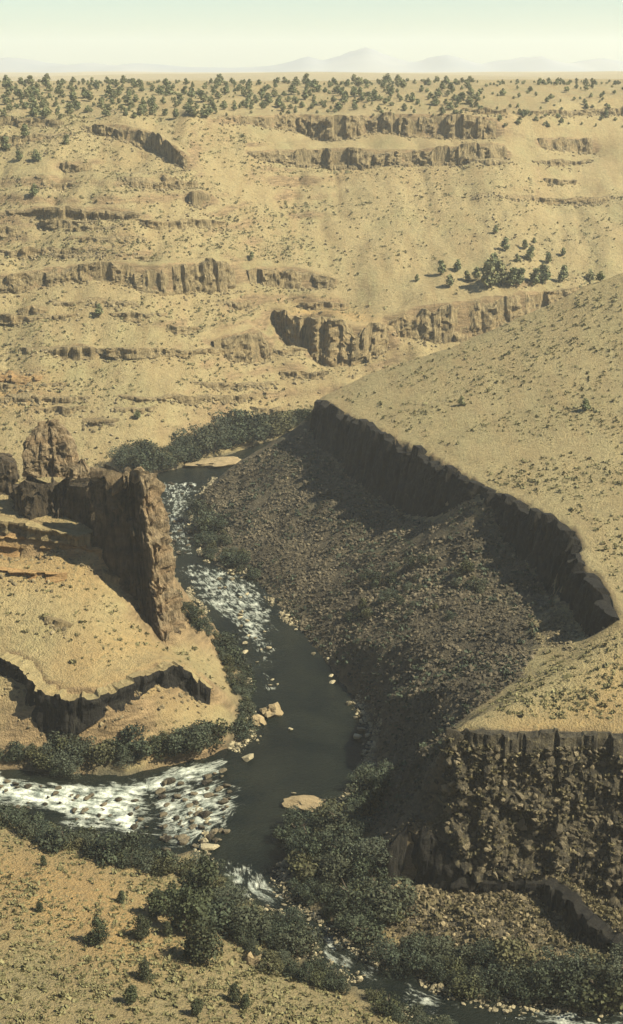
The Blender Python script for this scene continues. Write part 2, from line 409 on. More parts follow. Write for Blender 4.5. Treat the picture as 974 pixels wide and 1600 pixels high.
cliff('low black ledge curving round the base of the near mesa', MAT_BASALT,
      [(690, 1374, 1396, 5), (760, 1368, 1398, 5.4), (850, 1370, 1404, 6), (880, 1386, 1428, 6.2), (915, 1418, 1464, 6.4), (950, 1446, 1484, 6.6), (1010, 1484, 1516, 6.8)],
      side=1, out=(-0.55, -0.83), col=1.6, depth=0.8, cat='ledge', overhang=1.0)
cliff('second orange ledge, lower and shorter, on the sunny spur', MAT_ORANGE,
      [(-90, 884, 902, 32.2), (0, 888, 906, 32), (60, 892, 906, 31.6), (105, 896, 906, 31)], side=1, col=3.5, depth=0.8, cat='ledge', banded=True)
# far wall cliffs
cliff('broken brown rim cliff on the left below the junipers', MAT_BROWN,
      [(128, 196, 207), (165, 194, 212), (200, 197, 222), (235, 204, 232), (265, 222, 252), (292, 244, 268)], col=4.5, depth=3.5, cat='cliff', out=(0.25, -1), lumps=1.4)
cliff('thin grey brown rim ledge at the left edge of the far rim', MAT_BROWN,
      [(-120, 186, 200), (0, 182, 196), (60, 184, 198), (100, 190, 204)], col=4.5, depth=2.0, cat='ledge', lumps=1.0)
cliff('long brown rim cliff in the middle of the far rim', MAT_BROWN,
      [(330, 182, 192), (400, 180, 196), (470, 178, 208), (500, 180, 222), (540, 182, 222), (580, 180, 204), (640, 178, 214), (720, 180, 218), (776, 184, 216)], col=4.5, depth=4.0, cat='cliff', lumps=1.6)
cliff('second long brown cliff band just under the far rim', MAT_BROWN,
      [(388, 238, 246), (430, 234, 256), (500, 232, 262), (560, 232, 262), (640, 234, 256), (720, 228, 258), (770, 222, 256), (792, 226, 250)], col=4.0, depth=3.0, cat='cliff', lumps=1.5)
cliff('short brown outcrop band high on the right of the far wall', MAT_BROWN,
      [(842, 216, 230), (880, 214, 236), (926, 220, 242)], col=4.0, depth=2.5, cat='cliff', lumps=1.2)
cliff('thin brown ledge with dark undercut on the upper left of the far wall', MAT_BROWN,
      [(8, 326, 336), (70, 324, 344), (130, 324, 350), (185, 326, 346), (222, 332, 344)], col=3.5, depth=2.0, cat='ledge', overhang=1.6)
cliff('small dark crag on the shoulder of the far wall', MAT_BROWN,
      [(254, 268, 298), (264, 264, 306), (274, 270, 302)], col=3.0, depth=2.0, cat='crag', out=(-0.4, -1))
cliff('small dark hollow rock above the smooth far slope', MAT_BROWN,
      [(296, 300, 316), (312, 298, 326), (330, 304, 318)], col=3.0, depth=2.0, cat='crag', out=(-0.4, -1), overhang=1.5)
cliff('long grey brown cliff band across the left of the far wall', MAT_BROWN,
      [(-120, 430, 462), (0, 430, 458), (70, 420, 448), (110, 416, 440), (160, 410, 440), (210, 412, 448), (250, 414, 462), (300, 410, 456), (340, 408, 456), (366, 416, 446)], col=3.6, depth=3.0, cat='cliff', lumps=1.2)
cliff('ragged brown cliff segment right of the long left band', MAT_BROWN,
      [(388, 424, 442), (420, 416, 446), (450, 420, 450), (490, 424, 450), (524, 436, 448)], col=3.4, depth=2.6, cat='cliff', lumps=1.2)
cliff('tan cliff with black crevices in the middle of the far wall', MAT_SAND,
      [(428, 484, 494), (456, 486, 548), (476, 488, 560), (505, 494, 574), (540, 504, 572), (580, 508, 560), (612, 504, 540)], col=3.6, depth=4.2, cat='cliff', out=(-0.2, -1), lumps=1.6)
cliff('dark rocky outcrop left of the creviced tan cliff', MAT_BROWN,
      [(334, 534, 554), (356, 526, 564), (384, 522, 570), (404, 512, 566), (420, 530, 552)], col=3.0, depth=2.6, cat='outcrop', lumps=1.6)
cliff('long low brown cliff behind the hill on the right', MAT_SAND,
      [(604, 494, 530), (650, 484, 530), (700, 474, 534), (760, 466, 520), (820, 460, 496), (870, 454, 476), (910, 450, 462)], col=4.0, depth=3.0, cat='cliff', lumps=1.3)
cliff('small overhanging rock ledge low on the left of the far wall', MAT_BROWN,
      [(78, 546, 558), (100, 538, 562), (128, 538, 560), (150, 544, 556)], col=2.5, depth=1.4, cat='ledge', overhang=1.6)
cliff('low dark slab ledge just above the dark trees of the bend', MAT_BROWN,
      [(128, 656, 664), (158, 652, 668), (186, 656, 666)], col=2.5, depth=1.2, cat='ledge', overhang=1.2)
cliff('orange blocky outcrop at the left edge of the far wall', MAT_ORANGE,
      [(-60, 566, 600), (0, 572, 606), (36, 578, 612), (66, 584, 606)], col=3.0, depth=2.6, cat='outcrop', banded=True, lumps=1.4)
cliff('thin tan ledge at the far left under the long cliff band', MAT_SAND,
      [(28, 478, 490), (52, 474, 494), (74, 484, 494)], col=2.5, depth=1.5, cat='ledge')

# thin broken rimrock layers elsewhere on the far wall
_r = random.Random(19)
for k in range(58):
    left = k < 48
    u0 = _r.uniform(-60, 470) if left else _r.uniform(620, 960); ln = _r.uniform(40, 150)
    v0 = _r.choice([212, 232, 256, 284, 300, 344, 356, 372, 388, 398, 472, 490, 508, 524, 544, 580, 598, 618, 636]) if left else _r.choice([150, 170, 190, 250, 280, 310])
    if left and u0 > 230 and v0 < 400: u0 -= 260
    h = _r.uniform(4, 10); pts = []
    for j in range(5):
        w = math.sin(j * math.pi / 4) ** 0.6
        pts.append((u0 + ln * j / 4, v0 + _r.uniform(-3, 3), v0 + 3 + h * w))
    cliff('thin broken tan rock ledge crossing the %s of the far wall' % ('left half' if left else 'right part'), MAT_SAND if k % 3 else MAT_BROWN, pts, col=2.4, depth=1.6, cat='ledge', lumps=0.8, overhang=0.5)

def solve():
    z = None
    for step in (40.0, 20.0, 10.0, 5.0, 2.5, GS):
        nx = int(round((G1X - G0X) / step)) + 1; ny = int(round((G1Y - G0Y) / step)) + 1
        xs = np.linspace(G0X, G1X, nx); ys = np.linspace(G0Y, G1Y, ny); sx = (G1X - G0X) / (nx - 1); sy = (G1Y - G0Y) / (ny - 1)
        acc = np.zeros((ny, nx)); cnt = np.zeros((ny, nx))
        for L in LINES:
            p = resample(L, min(step, 2.0) * 0.4)
            ix = np.round((p[:, 0] - G0X) / sx).astype(int); iy = np.round((p[:, 1] - G0Y) / sy).astype(int)
            ok = (ix >= 0) & (ix < nx) & (iy >= 0) & (iy < ny)
            np.add.at(acc, (iy[ok], ix[ok]), p[ok, 2]); np.add.at(cnt, (iy[ok], ix[ok]), 1)
        X, Y = np.meshgrid(xs, ys)
        wet = np.zeros(X.shape, bool)
        for P in RIVERS: wet |= in_poly(X, Y, P)
        fixed = cnt > 0
        val = np.where(fixed, acc / np.maximum(cnt, 1), 0)
        val = np.where(wet, -1.3, val); fixed |= wet
        if z is None: z = np.full((ny, nx), float(val[fixed].mean()))
        else:
            jx = (xs - G0X) / px; jy = (ys - G0Y) / py
            x0 = np.clip(jx.astype(int), 0, z.shape[1] - 2); y0 = np.clip(jy.astype(int), 0, z.shape[0] - 2)
            fx = (jx - x0)[None]; fy = (jy - y0)[:, None]
            z = (z[y0][:, x0] * (1 - fx) + z[y0][:, x0 + 1] * fx) * (1 - fy) + (z[y0 + 1][:, x0] * (1 - fx) + z[y0 + 1][:, x0 + 1] * fx) * fy
        z = np.where(fixed, val, z)
        for it in range(400 if step > 9 else 160):
            p = np.pad(z, 1, mode='edge')
            a = 0.25 * (p[:-2, 1:-1] + p[2:, 1:-1] + p[1:-1, :-2] + p[1:-1, 2:])
            z = np.where(fixed, val, z + 0.98 * (a - z))
        px, py = sx, sy
    soft = z.copy()
    for it in range(5):
        p = np.pad(soft, 1, mode='edge'); soft = 0.5 * soft + 0.125 * (p[:-2, 1:-1] + p[2:, 1:-1] + p[1:-1, :-2] + p[1:-1, 2:])
    # soften tent-like creases but keep cliffs and water crisp
    gy, gx = np.gradient(z, GS); steep = smooth(0.8, 1.6, np.hypot(gx, gy))
    p = np.pad(steep, 2, mode='edge')
    steep = np.max([p[i:i + z.shape[0], j:j + z.shape[1]] for i in range(5) for j in range(5)], axis=0)
    return np.where(z < 0.0, z, soft * (1 - steep) + z * steep), steep, wet

ZG, STEEP, WET = solve()

def bil(A, x, y):
    jx = np.clip((np.asarray(x, float) - G0X) / GS, 0, A.shape[1] - 1.001); jy = np.clip((np.asarray(y, float) - G0Y) / GS, 0, A.shape[0] - 1.001)
    a = jx.astype(int); b = jy.astype(int); fx = jx - a; fy = jy - b
    return (A[b, a] * (1 - fx) + A[b, a + 1] * fx) * (1 - fy) + (A[b + 1, a] * (1 - fx) + A[b + 1, a + 1] * fx) * fy

def sight(u, v, A=None, y0=150.0, y1=1155.0, f=None):
    """ground point seen at photo pixel (u, v)"""
    Y = np.arange(y0, y1, 0.4); z = z_on_row(Y, v); x = x_on_col(u, Y, z)
    g = (f or (lambda a, b: bil(ZG, a, b)))(x, Y)
    k = np.argmax(g >= z)
    if not (g >= z).any(): return None
    return float(x[k]), float(Y[k]), float(g[k])

def region(*pts):
    r = []
    for u, v in pts:
        q = sight(u, v)
        if q: r.append(q[:2])
    return r

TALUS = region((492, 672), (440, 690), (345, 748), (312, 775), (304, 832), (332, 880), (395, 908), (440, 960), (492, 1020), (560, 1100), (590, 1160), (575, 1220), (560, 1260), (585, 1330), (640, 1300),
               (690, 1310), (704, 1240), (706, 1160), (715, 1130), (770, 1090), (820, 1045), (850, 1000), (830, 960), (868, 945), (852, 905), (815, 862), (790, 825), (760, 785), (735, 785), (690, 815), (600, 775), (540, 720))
FOOT2 = region((845, 965), (868, 945), (892, 962), (905, 985), (892, 1012), (850, 1005), (828, 990))
MESA = region((700, 1150), (800, 1152), (974, 1154), (1100, 1160), (1100, 1500), (974, 1450), (900, 1405), (860, 1370), (750, 1372), (640, 1385), (600, 1380), (640, 1290), (680, 1200))
LOWTALUS = region((600, 1376), (700, 1362), (850, 1358), (900, 1385), (974, 1425), (1060, 1500), (1060, 1560), (974, 1535), (840, 1500), (640, 1490), (590, 1440))
ORANGES = [region((-40, 842), (158, 858), (200, 905), (120, 918), (-40, 900)), region((100, 1090), (270, 1050), (320, 1090), (200, 1125), (120, 1120)), region((120, 1060), (260, 1020), (230, 990), (100, 1040)),
           region((-40, 570), (70, 590), (60, 640), (-40, 630)), region((-40, 1320), (200, 1370), (300, 1480), (200, 1520), (-40, 1420)), region((880, 1120), (974, 1040), (974, 1140), (800, 1140)), region((440, 500), (600, 520), (560, 480), (470, 470))]

def soft_region(x, y, poly, w=6.0):
    """1 inside, falling to 0 outside over w metres"""
    ins = in_poly(x, y, poly); d, _, _ = dist_line(x, y, list(poly) + [poly[0]])
    return np.clip(0.5 + np.where(ins, d, -d) / (2 * w), 0, 1)

def river_distance(x, y):
    d = np.full(np.shape(x), 1e9)
    for P in RIVERS:
        ins = in_poly(x, y, P); e, _, _ = dist_line(x, y, list(P) + [P[0]])
        d = np.minimum(d, np.where(ins, -e, e))
    return d

# ---- final height function on a fine, stretched sheet
def stretch(dense, far, n):
    t = np.linspace(0, 1, n + 1)[1:] ** 2.6
    return np.concatenate([dense, dense[-1] + (far - dense[-1]) * t])
xd = np.arange(-280, 280.1, 1.25)
XS = np.concatenate([-stretch(xd, 7000, 26)[len(xd):][::-1], stretch(xd, 7000, 26)])
yd = np.concatenate([np.arange(-36, 150, 3.0), np.arange(150, 470, 0.9), np.arange(470, 1000, 1.5), np.arange(1000, 1150, 4.0)])
YS = np.concatenate([[-3500, -2000, -800, -300, -120, -60], stretch(yd, 8700, 60)])
GX, GY = np.meshgrid(XS, YS)
HZ = bil(ZG, GX, GY); ST = bil(STEEP, GX, GY)
near = (np.abs(GX) < 320) & (GY > 100) & (GY < 1160)
SG = smooth(-6, 14, GX) * smooth(235, 262, GY) * smooth(530, 500, GY)
RD = np.full(GX.shape, 400.0); TA = np.zeros(GX.shape); OR = np.zeros(GX.shape)
sub = (np.abs(GX) < 290) & (GY > 140) & (GY < 680)
RD[sub] = river_distance(GX[sub], GY[sub])
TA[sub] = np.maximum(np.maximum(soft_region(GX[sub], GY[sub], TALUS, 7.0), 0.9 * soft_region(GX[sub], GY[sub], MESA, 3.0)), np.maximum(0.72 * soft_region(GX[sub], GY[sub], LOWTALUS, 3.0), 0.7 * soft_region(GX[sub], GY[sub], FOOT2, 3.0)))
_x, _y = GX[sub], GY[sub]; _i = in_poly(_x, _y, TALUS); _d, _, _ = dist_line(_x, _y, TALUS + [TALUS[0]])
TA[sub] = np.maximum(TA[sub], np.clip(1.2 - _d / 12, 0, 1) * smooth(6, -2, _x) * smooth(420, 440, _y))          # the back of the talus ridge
for P in ORANGES: OR[sub] = np.maximum(OR[sub], soft_region(GX[sub], GY[sub], P, 7.0))
dry = smooth(1.0, 10.0, RD); calm = 1 - 0.7 * ST
wall = smooth(520, 600, GY) * smooth(860, 790, GY)
HZ = HZ + dry * calm * (1.1 * fbm(GX / 42, GY / 42, 0, 3, 5) + 0.28 * fbm(GX / 7, GY / 7, 0, 3, 9))
HZ += wall * calm * dry * 4.2 * (np.abs(fbm(GX / 34, GY / 130, 0, 3, 21)) - 0.35)           # gullies running down the far wall
HZ += wall * (1 - ST) * 1.5 * np.tanh(1.6 * np.sin(HZ * 2 * math.pi / 7.5 + 2.5 * fbm(GX / 60, GY / 60, 0, 2, 33))) * (1 - 0.85 * smooth(-20, 40, GX) * smooth(650, 690, GY)) * smooth(-0.35, 0.4, fbm(GX / 55, GY / 55, 0, 2, 41))   # faint strata
HZ += wall * calm * dry * 0.85 * fbm(GX / 11, GY / 17, 0, 4, 23)
HZ += TA * dry * (0.55 * fbm(GX / 3.2, GY / 3.2, 0, 3, 13) + 0.9 * fbm(GX / 12, GY / 12, 0, 2, 15))
HZ += smooth(0.5, 4, RD) * 0.13 * fbm(GX / 2.5, GY / 2.5, 0, 2, 55) * smooth(30, 5, RD)
HZ = np.where((RD > 1.0) & (HZ < 0.25), 0.25 + 0.15 * vnoise(GX / 2, GY / 2, 0, 3), HZ)
# plains beyond the solved block
far = smooth(1150, 2600, GY); HZ = HZ * (1 - far) + far * (128 + 9 * fbm(GX / 900, GY / 900, 0, 3, 61))
side = smooth(300, 2200, np.abs(GX)) * smooth(-200, 300, GY); HZ += side * 12 * fbm(GX / 400, GY / 400, 0, 3, 71)
gyy, gxx = np.gradient(HZ, YS, XS)
ROCKY = smooth(0.62, 1.1, np.hypot(gxx, gyy)) * (1 - TA)
BANK = smooth(5.5, 0.5, RD + 2.5 * vnoise(GX / 5, GY / 5, 0, 19))
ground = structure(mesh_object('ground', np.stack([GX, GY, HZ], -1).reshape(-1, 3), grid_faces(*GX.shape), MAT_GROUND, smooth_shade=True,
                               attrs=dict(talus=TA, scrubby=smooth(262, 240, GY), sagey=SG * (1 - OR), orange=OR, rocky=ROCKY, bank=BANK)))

def height(x, y):
    x = np.asarray(x, float); y = np.asarray(y, float)
    a = np.clip(np.searchsorted(XS, x) - 1, 0, len(XS) - 2); b = np.clip(np.searchsorted(YS, y) - 1, 0, len(YS) - 2)
    fx = np.clip((x - XS[a]) / (XS[a + 1] - XS[a]), 0, 1); fy = np.clip((y - YS[b]) / (YS[b + 1] - YS[b]), 0, 1)
    return (HZ[b, a] * (1 - fx) + HZ[b, a + 1] * fx) * (1 - fy) + (HZ[b + 1, a] * (1 - fx) + HZ[b + 1, a + 1] * fx) * fy

def lookup(A, x, y):
    a = np.clip(np.searchsorted(XS, x), 0, len(XS) - 1); b = np.clip(np.searchsorted(YS, y), 0, len(YS) - 1)
    return A[b, a]

def look(u, v, **k): return sight(u, v, f=height, **k)

def seen(x, y, z):
    """is the ground point in open view of the camera"""
    t = np.linspace(0.12, 0.985, 260)[:, None]
    zz = CAMZ + (z - CAMZ) * t
    return (height(x * t, y * t) <= zz + 0.5).all(0)

# ------------------------------------------------------------------ water
def water_material():
    k = M('river_water', 0.22, 0.09)
    f = k.attr('foam')
    co = k.n('ShaderNodeCombineXYZ'); k.l(k.attr('along'), co.inputs[0]); k.l(k.attr('across'), co.inputs[1])
    mp = k.n('ShaderNodeMapping'); mp.inputs['Scale'].default_value = (0.30, 1.0, 1); k.l(co.outputs[0], mp.inputs['Vector'])
    n = k.noise(mp.outputs[0], 0.85, 6, 0.75, 0.3, 0.7)
    n2 = k.noise(k.coord(), 0.35, 3, 0.6, 0.3, 0.7)
    s = k.math('ADD', k.math('ADD', k.math('MULTIPLY', n, 0.85), k.math('MULTIPLY', n2, 0.35)), k.math('SUBTRACT', k.math('MULTIPLY', f, 1.05), 1.57))
    r = k.n('ShaderNodeMapRange'); r.inputs['From Min'].default_value = -0.22; r.inputs['From Max'].default_value = 0.46; k.l(s, r.inputs['Value'])
    m = r.outputs[0]
    deep = k.mix(k.noise(k.coord(), 0.08, 4), (0.004, 0.006, 0.005), (0.011, 0.013, 0.009))
    c = k.mix(m, deep, k.mix(n2, (0.34, 0.38, 0.31), (0.66, 0.66, 0.54)))
    k.color(c); k.l(k.math('ADD', k.math('MULTIPLY', m, 0.7), 0.14), k.b.inputs['Roughness'])
    h = k.math('ADD', k.noise(k.coord(), 1.2, 4, 0.6), k.math('MULTIPLY', m, 0.8))
    k.bump(h, 0.55, 0.45)
    return k.m
FOAM = [(1.10, w0((-150, 1205), (0, 1208), (110, 1224), (200, 1222), (300, 1192), (345, 1186), (350, 1215), (250, 1240), (230, 1270), (240, 1320), (120, 1292), (0, 1258), (-150, 1235))),
        (0.92, w0((230, 1240), (350, 1210), (385, 1250), (350, 1310), (245, 1336), (230, 1290))),
        (0.78, w0((242, 752), (320, 752), (300, 800), (312, 860), (290, 880), (262, 850))),
        (0.83, w0((275, 880), (350, 885), (410, 915), (440, 960), (425, 1020), (390, 1020), (350, 975), (300, 935))),
        (0.80, w0((395, 1000), (430, 1000), (432, 1080), (405, 1090))),
        (0.95, w0((335, 1345), (400, 1350), (450, 1400), (470, 1425), (420, 1430), (380, 1405), (340, 1375))),
        (0.95, w0((480, 1440), (530, 1455), (570, 1500), (610, 1525), (560, 1530), (495, 1495))),
        (0.90, w0((620, 1530), (690, 1545), (700, 1580), (630, 1572))),
        (0.95, w0((800, 1578), (980, 1578), (1000, 1630), (820, 1625))),
        (0.72, w0((232, 1325), (330, 1300), (350, 1320), (260, 1342)))]
xs = np.arange(-300, 300.1, 0.6)
ys = np.concatenate([np.arange(155, 320, 0.6), np.arange(320, 665, 0.9)])
WX, WY = np.meshgrid(xs, ys)
d = np.full(WX.shape, 99.0)
hmask = height(WX, WY) < 0.6
d[hmask] = river_distance(WX[hmask], WY[hmask])
keep = d < 4.0
foam = np.zeros(WX.shape); al = np.zeros(WX.shape); ac = np.zeros(WX.shape)
for w, P in FOAM: foam[keep] = np.maximum(foam[keep], w * smooth(0.0, 1.0, soft_region(WX[keep] + 1.5 * fbm(WX[keep] / 5, WY[keep] / 5, 0, 2, 87), WY[keep] + 2.5 * fbm(WX[keep] / 6, WY[keep] / 6, 0, 2, 88), P, 5.5)))
d0, a0, c0 = dist_line(WX[keep], WY[keep], CENTRES[0]); d1, a1, c1 = dist_line(WX[keep], WY[keep], CENTRES[1])
al[keep] = np.where(d1 < d0, a1, a0); ac[keep] = np.where(d1 < d0, c1, c0)
fq = (keep[:-1, :-1] & keep[1:, :-1] & keep[:-1, 1:] & keep[1:, 1:]).ravel()
F = grid_faces(*WX.shape)[fq]
used, inv = np.unique(F, return_inverse=True)
wz = foam * (0.28 * fbm(al * 0.35, ac * 0.9, 0, 3, 81)) + 0.03 * fbm(WX / 1.5, WY / 1.5, 0, 2, 83)
structure(mesh_object('river', np.stack([WX, WY, wz], -1).reshape(-1, 3)[used], inv.reshape(F.shape), water_material(), smooth_shade=True,
                      attrs=dict(foam=foam.ravel()[used], along=al.ravel()[used], across=ac.ravel()[used])))
# ------------------------------------------------------------------ cliffs
FOOT, FACES = [], []
def build_cliff(c, idx):
    T = np.c_[c['top'], c['foot']]
    p = resample(T, 0.45 if T[:, 1].mean() < 480 else 0.9)
    n = len(p); run = np.concatenate([[0], np.cumsum(np.hypot(*np.diff(p[:, :2], axis=0).T))])
    r = np.random.default_rng(100 + idx)
    nrm = p[:, 3:5] - p[:, 0:2]; nrm /= np.hypot(nrm[:, 0], nrm[:, 1])[:, None] + 1e-9
    for _ in range(6): nrm[1:-1] = (nrm[:-2] + nrm[1:-1] * 2 + nrm[2:]) / 4
    col = c.get('col', 2.5); dep = c.get('depth', 1.5)
    ends = np.cumsum(r.uniform(0.45, 1.7, int(run[-1] / col * 2) + 8) * col)
    ci = np.searchsorted(ends, run)
    offs = r.uniform(-0.5, 0.5, len(ends) + 2) * dep; tops = r.normal(0, 1, len(ends) + 2)
    lo = np.concatenate([[0], ends])[ci]; cw = ends[ci] - lo
    bulge = np.sin(np.clip((run - lo) / cw, 0, 1) * math.pi) ** 0.6          # rounded columns
    h = np.maximum(0.4, p[:, 2] - p[:, 5])
    fade = np.minimum(1, np.minimum(run, run[-1] - run) / 3.0)
    ragged = 0.0 if c.get('scrub') else 0.12 if T[:, 1].mean() < 480 else 0.3
    h = h * np.clip(1 - ragged * (0.35 + 0.9 * fbm(run / 9.0, 0, 0, 3, 400 + idx)), 0.25, 1.05); ztop = p[:, 5] + h
    gap = (r.uniform(0, 1, len(ends) + 2) < 0.22)[ci] * (1.1 * dep)            # columns that have fallen out
    nh = int(np.clip(h.max() / (0.7 if T[:, 1].mean() < 480 else 1.1), 7, 34))
    rows = []
    lump = c.get('lumps', 0.5)
    for j in range(nh + 1):
        t = j / nh
        zz = (p[:, 5] - 1.5) + (h + 1.5) * t
        xy = p[:, 3:5] + (p[:, 0:2] - p[:, 3:5]) * (t ** 1.15)
        o = offs[ci] * (0.6 + 0.4 * t) + bulge * 0.35 * dep * 0.6 - gap * smooth(0.15, 0.4, t)
        nz = (lump if not c.get('scrub') else lump * (1 - 0.75 * float(smooth(0.8, 0.95, t)))) * fbm(xy[:, 0] / 3.1, xy[:, 1] / 3.1, zz / 3.1, 5, 200 + idx, 0.62)
        if c.get('scrub'): o = o * (0.3 + 0.7 * float(smooth(0.74, 0.9, t)))
        if c.get('banded'): nz = nz + 0.55 * np.sin(zz * 2.4 + 0.8 * vnoise(run / 6, 0, 0, 7))
        ov = c.get('overhang', 0) * smooth(0.45, 0.9, t)
        o = (np.maximum(o + nz, -1.1) + 1.0) * fade + ov * fade
        jag = np.clip(0.10 * h, 0.2, 1.3) * c.get('jag', 0.9 if T[:, 1].mean() < 480 else 0.4) * tops[ci] * (t == 1) * fade
        rows.append(np.c_[xy + nrm * o[:, None], zz + jag])
    back = rows[-1].copy()
    for s, dz in ((1.0, 0.12), (3.0, None)):
        b = back.copy(); b[:, :2] = p[:, 0:2] - nrm * s + nrm * 0.4 * offs[ci][:, None] * (s < 2)
        g = height(b[:, 0], b[:, 1])
        b[:, 2] = np.maximum(g + 0.15, back[:, 2] + dz - 0.35) if dz is not None else g - 1.0
        rows.append(b)
    V = np.concatenate(rows)
    F = grid_faces(len(rows), n)
    mi = np.where(np.arange(len(F)) >= nh * (n - 1), 1, 0)
    o = mesh_object(c['cat'], V, F, [c['mat'], MAT_GROUND if c.get('cap') else c['mat']], mat_index=mi)
    FOOT.append((p[:, 3:5].copy(), nrm.copy(), h.copy(), T[:, 1].mean(), c))
    if c.get('scrub'): FACES.append(np.stack(rows[2:int(nh * 0.97)]))
    tag(o, c['label'], c['cat'], 'rock cliffs and ledges of the canyon')
for i, c in enumerate(CLIFFS): build_cliff(c, i)

def tower(name, label, cat, mat, ring, ztop, seed, lump=0.9, taper=0.75, step=0.7, round_top=0.0, group=None, end=None, pivot=None):
    """free-standing rock: ring = base outline (x, y); ztop(x, y) gives the crest height"""
    ring = np.array(ring, float); c = ring.mean(0)
    q = resample(np.r_[ring, ring[:1]], 0.55)[:-1]; n = len(q)
    zb = height(q[:, 0], q[:, 1]) - 2.0
    r = np.random.default_rng(seed)
    run = np.arange(n) * 0.55; ends = np.cumsum(r.uniform(0.6, 2.2, n)); ci = np.searchsorted(ends, run)
    co = (r.uniform(-0.5, 0.5, len(ends) + 2) - 1.1 * (r.random(len(ends) + 2) < 0.22))[ci] * lump; ct = r.normal(0, 0.7, len(ends) + 2)[ci]
    H = ztop(q[:, 0], q[:, 1]); nh = max(8, int((H - zb).max() / step)); rows = []
    d = q - c; L = np.hypot(d[:, 0], d[:, 1])[:, None]; dn = d / L
    for j in range(nh + 1):
        t = j / nh
        s = 1 - (1 - taper) * t
        if round_top: s *= math.sqrt(max(0.12, 1 - (max(0, t - round_top) / (1 - round_top)) ** 2 * 0.95))
        z = zb + (H - zb) * t + ct * (t == 1)
        xy = c + d * s if pivot is None else np.array(pivot) + (q - np.array(pivot)) * (s if t > 0 else 1)
        nz = lump * fbm(xy[:, 0] / 2.6, xy[:, 1] / 2.6, z / 3.2, 5, seed, 0.62) + co - 0.5 * lump * (np.abs(vnoise(xy[:, 0] / 1.7, xy[:, 1] / 1.7, z / 14, seed + 3)) < 0.07)
        rows.append(np.c_[xy + dn * nz[:, None], z])
    for s in (0.6, 0.25):
        e = rows[-1].copy() if s == 0.6 else rows[-1].copy()
        m = rows[nh][:, :2].mean(0); e[:, :2] = m + (rows[nh][:, :2] - m) * s
        e[:, 2] = rows[nh][:, 2] * s + (1 - s) * rows[nh][:, 2].mean() + 0.5 * (1 - s) + 0.5 * vnoise(e[:, 0], e[:, 1], 0, seed)
        rows.append(e)
    V = np.concatenate(rows + [rows[-1].mean(0)[None]])
    F = []
    for j in range(len(rows) - 1):
        for i in range(n): F.append((j * n + i, j * n + (i + 1) % n, (j + 1) * n + (i + 1) % n, (j + 1) * n + i))
    k = len(rows) - 1
    for i in range(n): F.append((k * n + i, k * n + (i + 1) % n, len(V) - 1))
    mi = np.zeros(len(F), int); mats = [mat]
    if end is not None:                                                            # sunlit look of the end and crest put into a lighter rock colour
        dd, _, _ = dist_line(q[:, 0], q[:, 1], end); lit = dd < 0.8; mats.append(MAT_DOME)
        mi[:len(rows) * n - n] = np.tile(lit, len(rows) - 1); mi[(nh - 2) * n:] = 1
    return tag(mesh_object(name, V, F, mats, mat_index=mi), label, cat, group)

def box_ring(ua, va, ub, vb, Ya, Yb, thick):
    """outline of a wall whose front foot runs between two sight lines, `thick` metres deep"""
    a = np.array(at_y(ua, va, Ya)[:2]); b = np.array(at_y(ub, vb, Yb)[:2]); d = (b - a) / np.hypot(*(b - a)); nb = np.array([-d[1], d[0]])
    m = 0.5 * (a + b)
    return [a, m, b, b + nb * thick * 0.5 + d * 0.8, b + nb * thick, m + nb * thick * 1.1, a + nb * thick, a + nb * thick * .5 - d * 0.5]
def fin_ring():
    a, c_, b = (np.array(look(*q)[:2]) for q in ((150, 862), (252, 1000), (268, 1006))); b = b + [1.2, 2.6]
    m = 0.5 * (a + c_); back = np.array([0.35, 0.94])
    return [a, m, c_, b, b + back * 4 + [0.5, 0], c_ + back * 8.5, m + back * 6.5, a + back * 5.0 + [-0.6, 0]]
def low_ring():
    f = [np.array(look(*q)[:2]) for q in ((16, 800), (50, 812), (95, 806), (128, 822), (154, 836))]
    return f + [f[4] + [-0.3, 6], f[3] + [0, 7.5], f[2] + [0, 7.5], f[1] + [0, 7], f[0] + [0, 6]]
GT = 'rock towers on the left spur'
XF0 = at_y(150, 800, 338)[0]; XF1 = at_y(272, 1005, 331)[0]
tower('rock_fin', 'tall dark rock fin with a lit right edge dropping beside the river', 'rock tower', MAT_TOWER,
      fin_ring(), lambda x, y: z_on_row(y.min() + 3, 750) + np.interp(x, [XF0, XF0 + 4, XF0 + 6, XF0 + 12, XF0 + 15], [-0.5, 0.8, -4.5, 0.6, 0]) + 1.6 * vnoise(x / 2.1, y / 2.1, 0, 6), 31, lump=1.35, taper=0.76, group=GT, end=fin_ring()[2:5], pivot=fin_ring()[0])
tower('rock_tower', 'slender dark rock pillar against the left side of the tall fin', 'rock tower', MAT_TOWER,
      box_ring(150, 890, 182, 905, 334.5, 334, 4.0), lambda x, y: 47.0 + 0 * x, 37, lump=0.6, taper=0.85, group=GT)
tower('rock_dome', 'rounded tan rock dome, highest of the rocks on the left spur', 'rock tower', MAT_DOME,
      box_ring(36, 760, 116, 760, 361, 361, 10), lambda x, y: 59.3 + 0 * x, 41, lump=0.9, taper=0.78, round_top=0.72, group=GT)
tower('rock_tower', 'dark rock stump at the left edge below the orange slope', 'rock tower', MAT_TOWER,
      box_ring(-50, 800, 22, 805, 352, 352, 9), lambda x, y: 53.5 + 0 * x, 43, lump=1.1, taper=0.82, round_top=0.8, group=GT)
tower('rock_tower', 'low craggy dark rock between the dome and the fin', 'rock tower', MAT_TOWER,
      low_ring(), lambda x, y: 47.6 + 2.2 * np.sin(x * .9) + 1.5 * vnoise(x / 2.2, y / 2.2, 0, 3), 47, lump=1.3, taper=0.85, group=GT)
